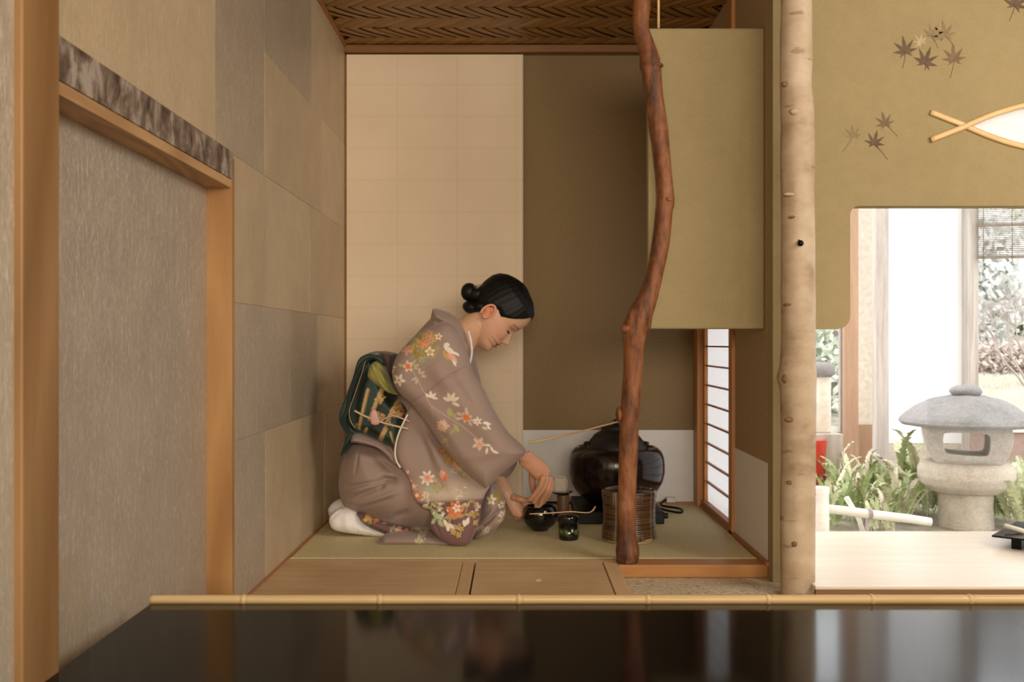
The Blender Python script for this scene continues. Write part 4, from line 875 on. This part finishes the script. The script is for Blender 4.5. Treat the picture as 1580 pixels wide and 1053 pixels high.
# ears
for sd in (1, -1):
    eb = HO+(HF*-41+HU*40+HS*(31.0*sd))*HK
    out = HS*sd
    def ep(a, r_, o_): return eb+(HF*(math.cos(a)*8.0*r_-1.5)+HU*(math.sin(a)*12.5*r_)+out*(o_))*HK
    P = [ep(R(a), 1, 4.5+1.6*math.sin(R(a*.5))) for a in range(-60, 241, 20)]
    addtube(bm, P, [2.0*HK]*len(P), 8)
    addtube(bm, [ep(R(a), .52, 3.2) for a in range(20, 230, 30)], 1.5*HK, 8)
    addtube(bm, [ep(R(-100), .78, 3.0), ep(R(-70), .86, 3.2), ep(R(-45), .8, 3.0)], 3.0*HK, 8)
    addtube(bm, [eb+(HU*11-HF*2)*HK+out*.5*HK, eb+out*1.2*HK-HF*2*HK, eb+(HU*-11)*HK+out*.5*HK], [5*HK, 7*HK, 4*HK], 12, flat=(.35, 1.0), nrm=tuple(HF))
# neck and trunk
px_tube(sm([(745, 498, 3.39, 25), (734, 505, 3.395, 25), (722, 514, 3.40, 24.5), (708, 528, 3.40, 27), (694, 545, 3.40, 34), (672, 590, 3.40, 44), (650, 650, 3.40, 42), (628, 700, 3.40, 42), (600, 740, 3.40, 46)]), 20)
px_tube(sm([(700, 540, 3.30, 22), (690, 545, 3.40, 26), (700, 540, 3.50, 22)]), 14)
# arms
px_tube(sm([(692, 552, 3.27, 22), (712, 595, 3.225, 17.5), (738, 645, 3.205, 15), (760, 668, 3.22, 14.5), (785, 688, 3.25, 12.5), (806, 704, 3.275, 10), (812, 709, 3.28, 9.5)]), 14)
px_tube(sm([(700, 552, 3.53, 21), (715, 610, 3.58, 17), (730, 680, 3.60, 15), (742, 712, 3.58, 15), (762, 736, 3.52, 14), (778, 756, 3.46, 11), (786, 768, 3.445, 9.5)]), 14)
# legs, folded
for yy in (3.345, 3.46):
    px_tube(sm([(600, 745, yy, 30), (640, 765, yy, 30), (700, 782, yy, 26), (750, 792, yy, 19)]), 14); px_tube(sm([(750, 796, yy, 15), (700, 808, yy, 11), (620, 798, yy, 10), (565, 806, yy, 8), (530, 808, yy, 8)]), 12)
# near hand: palm, four fingers and thumb closing on the whisk
px_tube(sm([(808, 706, 3.278, 8.8), (820, 715, 3.285, 9.2), (832, 725, 3.29, 9.8), (841, 735, 3.295, 8.5)]), 14, flat=(1.5, .85))
for (pts) in ([(838, 738, 3.262, 5.2), (834, 750, 3.27, 4.8), (825, 763, 3.29, 4.3), (818, 771, 3.305, 3.6)],
              [(843, 739, 3.28, 5.4), (839, 752, 3.283, 5.0), (830, 765, 3.30, 4.4), (824.5, 775, 3.32, 3.8)],
              [(847, 740, 3.30, 5.4), (845, 755, 3.302, 5.0), (838, 768, 3.33, 4.4), (834, 779, 3.35, 3.8)],
              [(849, 741, 3.318, 5.2), (849, 756, 3.325, 4.8), (843, 768, 3.35, 4.2), (838, 776, 3.375, 3.6)],
              [(822, 722, 3.31, 6.0), (821, 740, 3.335, 5.6), (823, 755, 3.36, 5.0), (826, 769, 3.39, 4.2)]):
    px_tube(sm(pts, 4), 10)
# far hand around the left side of the bowl
px_tube(sm([(784, 766, 3.445, 9.2), (791, 776, 3.44, 10.5), (797, 787, 3.435, 10.5), (801, 793, 3.43, 9)]), 14, flat=(1.0, .8))
px_tube(sm([(793, 768, 3.42, 5.4), (801, 770, 3.40, 5.0), (808, 772, 3.395, 4.6), (815, 772, 3.39, 3.9)], 4), 10)
for i in range(4):
    px_tube(sm([(798, 778+6.5*i, 3.455, 5.2), (805, 779+7*i, 3.485, 4.8), (816, 780+7*i, 3.507, 4.4), (828, 780+7*i, 3.512, 3.7)], 4), 10)
bmesh.ops.recalc_face_normals(bm, faces=bm.faces)
me = bpy.data.meshes.new('body'); bm.to_mesh(me); bm.free()
tmp = bpy.data.objects.new('tmp_body', me); C.objects.link(tmp)
rm = tmp.modifiers.new('r', 'REMESH'); rm.mode = 'VOXEL'; rm.voxel_size = .0021; rm.adaptivity = 0
smo = tmp.modifiers.new('s', 'SMOOTH'); smo.factor = .5; smo.iterations = 4
dg = bpy.context.evaluated_depsgraph_get(); me2 = bpy.data.meshes.new_from_object(tmp.evaluated_get(dg)); bpy.data.objects.remove(tmp)
me2.name = 'body'; n = len(me2.vertices); co_ = np.empty(n*3, np.float32); me2.vertices.foreach_get('co', co_); V = co_.reshape(-1, 3).astype(float)
rel = (V-np.array(HO))/HK; f_ = rel@np.array(HF); u_ = rel@np.array(HU); s_ = rel@np.array(HS)
SK = np.array((.68, .40, .26)); col = np.tile(SK, (n, 1)); head = (u_ > -12) & (u_ < 110) & (np.abs(s_) < 45) & (f_ > -90)
def bl(w, c): global col; w = (w*head)[:, None]; col = col*(1-w)+np.array(c)*w
bl(.35*np.exp(-((u_-34)/12)**2-((np.abs(s_)-20)/9)**2)*(f_ > -30), (.72, .25, .15))
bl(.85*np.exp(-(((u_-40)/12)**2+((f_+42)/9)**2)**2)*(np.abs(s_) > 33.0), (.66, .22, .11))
lip = np.exp(-(((u_-21.2)/4.0)**2)**2)*np.exp(-((s_/9.5)**2)**2)*(f_ > -2); bl(np.clip(lip*1.4, 0, 1), (.50, .05, .035))
bl(np.clip(1.5*np.exp(-((u_-21.2)/.7)**2)*(np.abs(s_) < 9)*(f_ > -4), 0, 1), (.16, .02, .02))
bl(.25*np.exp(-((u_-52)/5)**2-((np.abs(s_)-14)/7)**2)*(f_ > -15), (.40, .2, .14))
bl(.8*np.exp(-(((u_-(62-.035*(np.abs(s_)-13)**2*.6))/1.25)**2))*(np.abs(s_) > 6)*(np.abs(s_) < 24)*(f_ > -22), (.10, .055, .04))
# deeper skin tone on the hands
hand = (~head) & (V[:, 0] > 0.0); col[hand] = np.array((.60, .31, .19))
setcol(me2, col); body = link('body', me2, M['skin'], pe, True)
# eyelashes over the lowered eyes
M['hair'] = (lambda t: (t.bump(t.noise(6, 3, .6, t.mapped((60, 60, 6))), .35, .002), t.set((.004, .0035, .0035), .5, 0, .25))[1])(NT('black_hair'))
for sd in (1, -1):
    P = []
    for q in range(9):
        ss = (7.5+12*q/8); f0, b0, w0 = hd(46.5); cen = f0-(f0-b0)*.46; ratio = min(.99, ss/w0); th = math.asin(ratio**(2.25/2))*sd
        P.append(head_pt(46.6+.9*((q-4)/4)**2, th)+HF*(.35*HK))
    tube('eyelash', P, [.5*HK, .8*HK, 1.0*HK, 1.1*HK, 1.2*HK, 1.2*HK, 1.2*HK, 1.0*HK, .6*HK], M['hair'], pe, seg=6)
# hair: a close cap swept back from the hairline, a nape roll and a bun
def hline(th):  # height of the hairline round the head: brow, temple, above the ear, nape
    a = abs(th) if th <= math.pi else 2*math.pi-th
    return np.interp(a, [0, .45, .8, 1.05, 1.3, 1.55, 1.85, 2.2, 3.15], [89, 86, 72, 60, 50, 53, 42, 30, 22])
bm = bmesh.new(); NT2 = 120; NV = 46; G = []
for j in range(NV):
    ring = []
    for k in range(NT2):
        th = 2*math.pi*k/NT2; h0 = hline(th); t = j/(NV-1); u = h0+(106-h0)*t**.9
        off = 5.2*min(1, (t/.10))**.6 - 1.0
        f0, b0, w0 = hd(u); pnt = head_pt(u, th, max(3.01, 3.01)) if False else None
        cen = f0-(f0-b0)*.46; c, s = math.cos(th), math.sin(th); e = 2/2.25; rf = (f0-cen) if c > 0 else (cen-b0)
        ff = cen+(rf+off)*math.copysign(abs(c)**e, c); ss = (w0+off)*math.copysign(abs(s)**e, s)
        wob = .35*math.sin(th*37+u*.1)
        ring.append(bm.verts.new(HO+(HF*(ff)+HU*(u+off*t*.9)+HS*(ss+wob*(1 if s > 0 else -1)))*HK))
    G.append(ring)
for j in range(NV-1):
    for k in range(NT2): bm.faces.new((G[j][k], G[j][(k+1) % NT2], G[j+1][(k+1) % NT2], G[j+1][k]))
bm.faces.new(G[-1]); bm.faces.new(G[0][::-1]); bmesh.ops.recalc_face_normals(bm, faces=bm.faces)
hair = frombm('hair', bm, M['hair'], pe, True)
blob('hair_bun', W(724, 451, HY+.005), (13*HK, 14*HK, 14.5*HK), M['hair'], hair, seg=24)
blob('hair_bun', W(738, 455, HY+.005), (20*HK, 17*HK, 14*HK), M['hair'], hair, seg=24)
blob('nape_roll', W(727, 475, HY), (14*HK, 22*HK, 10*HK), M['hair'], hair, rot=(0, R(20), 0), seg=24)
blob('nape_roll', W(742, 474, HY), (14*HK, 26*HK, 12*HK), M['hair'], hair, seg=24)
cm_ = plain('silver_comb', (.50, .44, .30), .3, .7)
for k in range(4): tube('hair_comb', [W(730+1.2*k, 441+1.6*k, 3.35), W(738, 439.5+1.6*k, 3.343), W(744-1.5*k, 439+1.5*k, 3.348)], .0011, cm_, hair, seg=6)
# ------------------------------------------------------------------ the garden beyond
def gz(y): return float(np.interp(y, [3.4, 6.5, 8, 10, 14, 20, 40], [-.22, -.2, -.12, .05, .30, .6, 3.0]))
bm = bmesh.new(); NXg, NYg = 40, 60; vg = []
for j in range(NYg+1):
    y = 3.45+(40-3.45)*(j/NYg)**1.8; vg.append([bm.verts.new((.9+(-3 if y > 5 else 0)*min(1, (y-5)/5 if y > 5 else 0)+i*(30/NXg), y, gz(y)+random.uniform(-.01, .01))) for i in range(NXg+1)])
for j in range(NYg):
    for i in range(NXg): bm.faces.new((vg[j][i], vg[j][i+1], vg[j+1][i+1], vg[j+1][i]))
gg = frombm('garden_ground', bm, M['soil'], None, True); gg['kind'] = 'structure'
g3 = empty('window_3', (2.0, 3.42, .5), kind='structure')
box('glass_pane', 1.45, 2.36, 3.418, 3.422, .0, 1.5, M['glass'], g3, bev=0)
sbox('wall_exterior', RX+.05, .95, 3.99, 4.06, -.2, TOP, M['cream'], bev=0)
# stone lantern
LYc = 4.6; lx = XX(1490.5, LYc); k = LYc/F
ln = empty('stone_lantern', (lx, LYc, gz(4.6)), 'weathered stone garden lantern with a wide curved cap and a square light opening', 'lantern')
def lz(py): return ZZ(py, LYc)
def rough(o, amp=.003, sc_=22):
    from mathutils import noise as mn
    for v in o.data.vertices:
        n_ = mn.noise(v.co*sc_)+.5*mn.noise(v.co*sc_*2.3); d = Vector((v.co.x-lx, v.co.y-LYc, 0)); d = d.normalized() if d.length > 1e-4 else Vector((0, 0, 1)); v.co += (d+Vector((0, 0, .4)))*n_*amp
def ll(name, prof, m, seg=56, f=None, amp=.004):
    p2 = []
    for i in range(len(prof)-1):
        for q in range(4): p2.append(tuple(np.array(prof[i])*(1-q/4)+np.array(prof[i+1])*q/4))
    p2.append(prof[-1]); p2 = [(r_*k, lz(z)) for r_, z in p2]
    o = lathe(name, p2, (lx, LYc, 0), M[m], ln, seg, f); rough(o, amp); return o
ll('lantern_base', [(58, 880), (56, 846), (50, 836), (41, 832)], 'stone2')
ll('lantern_shaft', [(40, 840), (39.5, 800), (39, 757), (36, 750)], 'stone2', f=lambda a, z: 1+.015*math.sin(3*a))
ll('lantern_platform', [(40, 760), (52, 757), (64, 747), (69, 735), (69, 724), (65, 715), (60, 712), (30, 712)], 'stone2', f=lambda a, z: 1+.02*math.sin(2*a+1))
ll('lantern_cap', [(55, 650), (78, 656), (92, 656), (98, 651), (96, 645), (86, 636), (70, 625), (50, 616), (28, 611), (12, 609)], 'stone3', f=lambda a, z: 1+.03*math.sin(2*a)+.015*math.sin(5*a), amp=.006)
o = blob('lantern_finial', (lx, LYc, lz(604)), (24*k, 22*k, 10.5*k), M['stone3'], ln, noise=.03)
fo = catmull([(1428, 656), (1427, 668), (1430, 688), (1436, 704), (1444, 715), (1460, 720), (1500, 722), (1528, 721), (1541, 712), (1549, 697), (1553, 678), (1552, 664), (1547, 655), (1490, 652)], 5, True)
fi = catmull([(1456, 672), (1455, 684), (1458, 697), (1464, 701), (1490, 703), (1512, 703), (1519, 699), (1521, 685), (1520, 673), (1512, 669), (1490, 668.5), (1462, 669)], 4, True)
o = plate('lantern_firebox', [(XX(a, 4.5), ZZ(b, 4.5)) for a, b in fo], [[(XX(a, 4.5), ZZ(b, 4.5)) for a, b in fi]], 4.48, 4.72, M['stone'], ln, bev=.012)
Rf = Matrix.Translation((lx, LYc, 0)) @ Matrix.Rotation(R(-20), 4, 'Z') @ Matrix.Translation((-lx, -LYc, 0)) @ Matrix.Translation((lx-XX(1490.5, 4.5), 0, 0))
for v in o.data.vertices: v.co = Rf @ v.co
# columns, white screen, stiles
def thing_box(name, label, cat, *a, bev=.003, group=None, **kk): return setp(box(name, *a, bev=bev, **kk), label, cat, group)
hs = empty('wall_veranda', (2.6, 6.2, -.2), kind='structure')
box('screen_wall', XX(1368, 6.25), XX(1489, 6.25), 6.25, 6.30, ZZ(684, 6.25), 3.2, M['white'], hs, bev=0)
box('kick_panel', XX(1368, 6.25), XX(1489, 6.25), 6.24, 6.30, -.25, ZZ(686, 6.24), M['cream'], hs, bev=.002)
box('veranda_post', XX(1350, 6.15), XX(1369, 6.15), 6.12, 6.20, -.25, 3.2, M['wcol'], hs, bev=.004)
box('veranda_post', XX(1489, 6.15), XX(1507, 6.15), 6.12, 6.20, -.25, 3.2, M['wcol'], hs, bev=.004)
box('side_wall', XX(1323, 6.4), XX(1353, 6.4), 6.4, 6.45, .12, 3.2, M['cream'], hs, bev=0); box('side_wall_base', XX(1323, 6.4), XX(1353, 6.4), 6.39, 6.45, -.25, .12, M['brownpost'], hs, bev=0)
box('door_stile', XX(1302, 5.6), XX(1323, 5.6), 5.58, 5.63, -.22, 3.0, M['brownpost'], hs, bev=.003); box('door_stile', XX(1295, 5.7), XX(1303, 5.7), 5.68, 5.72, -.22, 3.0, M['wcol'], hs, bev=.003)
box('door_rail', XX(1255, 5.66), XX(1302, 5.66), 5.64, 5.68, -.1, .14, M['brownpost'], hs, bev=.002)
box('glass_pane', XX(1240, 5.66), XX(1300, 5.66), 5.655, 5.66, .14, 3.0, M['glass'], hs, bev=0)
box('eaves_beam', 1.6, 6.5, 6.05, 6.25, 2.55, 2.75, M['wcol'], hs, bev=.004)
# reed blind
bl_ = empty('reed_blind', (XX(1550, 6.1), 6.1, 1.6), 'hanging reed blind with dark cords at the top right of the garden view', 'blind')
bm = bmesh.new(); x0 = XX(1508, 6.1); x1 = x0+1.0
zt, zb = ZZ(250, 6.1), ZZ(400, 6.1)
n_ = 52
for i in range(n_+1):
    z = zb+(zt-zb)*i/n_; addbox(bm, x0, x1, 6.098, 6.101, z, z+.0052)
for v in bm.verts: v.co.y -= (v.co.x-x0)*.25; v.co.z += 0
frombm('reed', bm, M['reed'], bl_)['kind'] = 'stuff'
for i in range(7):
    x = x0+.03+i*.16; tube('cord', [Vector((x, 6.09-(x-x0)*.25, zt)), Vector((x, 6.09-(x-x0)*.25, zb-.02))], .003, M['reed'], bl_, seg=6)
for z in (zb, zb+.2, zb+.38): box('blind_batten', 0, 1.03, -.004, .004, 0, .02, M['reed'], bl_, bev=.001, M=Matrix.Translation((x0, 6.095, z)) @ Matrix.Rotation(math.atan(-.25), 4, 'Z'))
# ferns
def frond_mesh(seed, m):
    rs = random.Random(seed); bm = bmesh.new(); L = 1.0; n = 34
    def c_(t): return Vector((t*.55, 0, 1.08*t-.55*t*t))
    addtube(bm, [c_(i/8) for i in range(9)], [.006*(1-i/10) for i in range(9)], 4)
    for i in range(1, n):
        t = .08+.92*i/n; p = c_(t); w = .085*math.sin(math.pi*min(1, .12+t*.9))**.7*(1-.25*t)+.012
        tg = (c_(min(1, t+.02))-c_(t-.02)).normalized(); nn = tg.cross(Vector((0, 1, 0)))
        for s in (-1, 1):
            d = Vector((0, s, 0))+tg*.25+nn*rs.uniform(-.15, .25); d.normalize(); a = p; b = p+tg*.026
            v = [bm.verts.new(a), bm.verts.new(a+d*w*.6-tg*.004), bm.verts.new(a+d*w+tg*.012), bm.verts.new(b+d*w*.5)]
            bm.faces.new(v)
            v2 = bm.verts.new(b); bm.faces.new((v[0], v[3], v2))
    me = bpy.data.meshes.new('frond'); bm.to_mesh(me); bm.free(); me.materials.append(M[m]); return me
fm = [frond_mesh(i, m) for i, m in enumerate(['fern', 'fern2', 'fern', 'fern2', 'fern3'])]
fe = [(1275, 4.6, .26, 13, 'bushy green fern at the left behind the cut bamboo post'), (1318, 4.7, .28, 15, 'green fern arching above the tied bamboo pole'), (1352, 5.0, .28, 14, 'fern growing in front of the weathered grey veranda post'),
      (1385, 4.7, .25, 15, 'low fern in front of the white screen wall'), (1412, 5.0, .36, 14, 'taller fern with upright fronds left of the stone lantern'), (1440, 4.9, .30, 14, 'fern tucked close behind the lantern shaft on its left'),
      (1545, 4.75, .26, 15, 'yellow green fern right of the lantern shaft'), (1583, 4.5, .30, 15, 'fern at the right edge of the picture'), (1300, 5.1, .30, 12, 'fern below the brown door stile'), (1362, 4.45, .17, 10, 'small fern just above the end of the bamboo pole')]
for px_, Y_, h_, nf, lb in fe:
    f = empty('fern', (XX(px_, Y_), Y_, gz(Y_)), lb, 'fern', 'ferns round the stone lantern')
    for j in range(nf*2):
        me = fm[random.choice([0, 0, 1, 1, 2, 3, 3, 4] if px_ < 1500 else [0, 1, 1, 3, 3])]; o = bpy.data.objects.new('frond', me); C.objects.link(o); o.parent = f
        s_ = h_*random.uniform(.8, 1.6); o.scale = (s_*random.uniform(.45, 1.0), s_*random.uniform(.5, .8), s_*random.uniform(.95, 1.4)); o.rotation_euler = (random.uniform(-.25, .25), random.uniform(-.35, .3), random.uniform(0, 6.28)); o.location = (random.uniform(-.05, .05), random.uniform(-.05, .05), 0)
# cut bamboo post, bamboo spout with its prop
Yp = 4.05
bpz = tube('cut_bamboo_post', [Vector((XX(1266, Yp), Yp, z)) for z in (-.22, -.1, ZZ(765, Yp), ZZ(757, Yp), ZZ(752, Yp))], [13*Yp/F, 13*Yp/F, 12.5*Yp/F, 13.6*Yp/F, 13*Yp/F], M['bamboo_out'], None, seg=20); setp(bpz, 'thick upright cut bamboo post right beside the birch trunk', 'post')
P = [(1250, 783, 7), (1300, 788, 7), (1336, 793, 7.1), (1339, 793.5, 7.8), (1342, 794, 7.1), (1395, 800, 6.8), (1399, 800.5, 7.3), (1403, 801, 6.8), (1436, 806, 6.6), (1437, 806, 3)]
bsp = tube('bamboo_spout', [W(a, b, 4.15) for a, b, c in P], [c*4.15/F for a, b, c in P], M['bamboo_out'], None, seg=16); setp(bsp, 'pale bamboo spout pole sloping down towards the stone lantern', 'bamboo pole')
pr = empty('bamboo_prop', (XX(1335, 4.18), 4.18, -.22), 'short forked bamboo prop tied under the sloping bamboo spout', 'prop')
tube('prop_stick', [W(1337, 845, 4.19), W(1338, 820, 4.175), W(1340, 788, 4.175)], .009, M['branch'], pr, seg=8); tube('prop_stick', [W(1338, 845, 4.22), W(1325, 800, 4.19), W(1306, 768, 4.18)], .011, M['bamboo_out'], pr, seg=8)
for i in range(3): tube('rope_tie', [W(1339+2.5*i, 793, 4.15)+Vector((0, .022*math.cos(a), .022*math.sin(a))) for a in np.linspace(0, 6.28, 14)], .003, M['branch'], pr, seg=6)
# objects behind the glass at the left
rk = empty('red_garden_bucket', (XX(1262, 5.2), 5.2, -.2), 'red enamel bucket partly hidden behind the birch trunk', 'bucket')
lathe('bucket_body', [(.07, .0), (.085, .01), (.10, .23), (.104, .235), (.095, .235), (.06, .02)], (XX(1246, 5.2), 5.2, -.09), M['red'], rk, 32)
thing_box('bucket_shelf', 'low brown bench carrying the red bucket', 'bench', XX(1230, 5.2)-.05, XX(1275, 5.2)+.05, 5.05, 5.35, -.22, -.09, M['planter'])
lt = empty('white_paper_lamp', (XX(1266, 5.3), 5.3, .2), 'pale cylindrical jar with a wide lid behind the birch trunk', 'jar')
lathe('jar_body', [(.05, .0), (.055, .01), (.055, .30), (.05, .305)], (XX(1266, 5.3), 5.3, .17), M['cream'], lt, 24); lathe('jar_lid', [(.06, .31), (.075, .315), (.078, .36), (.06, .38), (.0, .385)], (XX(1266, 5.3), 5.3, .17), M['stone3'], lt, 24)
thing_box('jar_stand', 'brown stand under the pale jar behind the birch trunk', 'stand', XX(1240, 5.3), XX(1292, 5.3), 5.2, 5.4, -.22, .17, M['wcol'])
lt.name = 'pale_jar'
# brown chest and rail behind the lantern
gc = empty('brown_garden_chest', (3.1, 5.5, -.2), 'dark reddish brown wooden chest behind the lantern at the right', 'chest')
box('chest_body', XX(1548, 5.3), XX(1548, 5.3)+.9, 5.3, 5.7, -.2, ZZ(668, 5.3), M['planter'], gc, bev=.01); box('chest_lid', XX(1540, 5.28), XX(1548, 5.3)+.95, 5.28, 5.72, ZZ(668, 5.3), ZZ(654, 5.3), M['bamboo_out'], gc, bev=.006)
rl = tube('bamboo_rail', [W(1535, 718, 5.0), W(1590, 722, 5.0), W(1700, 730, 5.0)], .021, M['bamboo_out'], None, seg=12); setp(rl, 'horizontal pale bamboo rail right of the lantern platform', 'rail')
for dx in (.3, .65):
    pass
# lawn grass, hedge, shrubs, bare tree, wooded slope
def clump(name, cx, cy, z0, rx, ry, rz, n, sz, m, kind='stuff', label=None, cat=None, group=None, trunk=True):
    r_ = np.random.default_rng(int(abs(cx*100+cy*10))+n); v = r_.normal(size=(n, 3)); v /= np.linalg.norm(v, axis=1)[:, None]; v *= r_.uniform(.55, 1.05, (n, 1)); cen = v*np.array((rx, ry, rz))+np.array((cx, cy, z0))
    a = r_.normal(size=(n, 3)); a /= np.linalg.norm(a, axis=1)[:, None]; b = np.cross(a, r_.normal(size=(n, 3))); b /= np.linalg.norm(b, axis=1)[:, None]; s1 = sz*r_.uniform(.6, 1.4, (n, 1))
    vv = np.stack([cen-a*s1, cen+b*s1*.5, cen+a*s1, cen-b*s1*.5], 1).reshape(-1, 3); me = bpy.data.meshes.new(name); me.from_pydata(vv.tolist(), [], [(4*i, 4*i+1, 4*i+2, 4*i+3) for i in range(n)])
    return me
def tree(label, px_, Y_, zc, rx, rz, n, sz, m, group='trees on the slope'):
    x = XX(px_, Y_); t = empty('garden_tree', (x, Y_, gz(Y_)), label, 'tree', group)
    link('foliage', clump('foliage', x, Y_, zc, rx, rx*.8, rz, n, sz, m), M[m], t)
    tube('tree_trunk', [Vector((x, Y_, gz(Y_))), Vector((x+.1, Y_, zc))], [.12, .05], M['branch'], t, seg=8)
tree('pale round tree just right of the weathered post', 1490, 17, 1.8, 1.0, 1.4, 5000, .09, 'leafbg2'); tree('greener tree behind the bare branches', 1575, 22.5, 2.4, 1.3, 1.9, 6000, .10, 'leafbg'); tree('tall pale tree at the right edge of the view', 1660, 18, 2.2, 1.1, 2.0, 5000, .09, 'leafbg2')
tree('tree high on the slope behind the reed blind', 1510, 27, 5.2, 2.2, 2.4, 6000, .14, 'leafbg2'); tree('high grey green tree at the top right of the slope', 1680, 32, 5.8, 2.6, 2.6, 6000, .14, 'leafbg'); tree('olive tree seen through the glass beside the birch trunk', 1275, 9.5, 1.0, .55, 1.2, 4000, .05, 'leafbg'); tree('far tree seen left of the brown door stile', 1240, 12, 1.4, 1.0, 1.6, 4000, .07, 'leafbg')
# bare tree
bt = empty('bare_shrub_tree', (XX(1600, 11), 11, gz(11)), 'leafless grey branching shrub in front of the pale trees', 'shrub')
bm = bmesh.new(); rs = random.Random(5)
def br(p, d, l, r_, dep):
    q = p+d*l; addtube(bm, [p, p+d*l*.5+Vector((rs.uniform(-.03, .03), 0, rs.uniform(-.03, .03))), q], [r_, r_*.85, r_*.7], 5)
    if dep:
        for i in range(3): br(q, (d+Vector((rs.uniform(-.7, .6), rs.uniform(-.5, .5), rs.uniform(-.25, .5)))).normalized(), l*rs.uniform(.6, .85), r_*.62, dep-1)
b0 = Vector((XX(1600, 11), 11, gz(11)))
for dx in (-.5, -.35, -.15, .1): br(b0+Vector((dx*.2, 0, 0)), Vector((dx*1.3, 0, .8)).normalized(), .42, .016, 4)
frombm('branches', bm, M['branch'], bt)
hg = link('russet_hedge', clump('russet_hedge', XX(1600, 13), 13, gz(13)+.15, 2.0, .5, .28, 9000, .04, 'hedge'), M['hedge']); setp(hg, 'long low russet hedge along the far side of the lawn', 'hedge', None, 'stuff')
bm = bmesh.new(); rs = random.Random(9)
for i in range(16000):
    y = rs.uniform(7, 12.6); x = XX(rs.uniform(1490, 1640), y); z = gz(y); h = rs.uniform(.03, .09); dx = rs.uniform(-.03, .03)
    v = [bm.verts.new((x-.004, y, z)), bm.verts.new((x+.004, y, z)), bm.verts.new((x+dx, y+rs.uniform(-.02, .02), z+h))]; bm.faces.new(v)
lw = frombm('straw_lawn', bm, M['straw'], None); setp(lw, 'pale straw coloured lawn behind the stone lantern', 'lawn', None, 'stuff')
hill = bpy.data.meshes.new('wooded_hill'); vs = []; fs = []
for j in range(12):
    for i in range(30): vs.append((-5+i*1.6, 30+j*2.5, 1.5+j*1.1+random.uniform(-.3, .3)))
for j in range(11):
    for i in range(29): fs.append((j*30+i, j*30+i+1, (j+1)*30+i+1, (j+1)*30+i))
hill.from_pydata(vs, [], fs); ho = link('wooded_hill', hill, M['leafbg2'], None, True); ho['kind'] = 'structure'
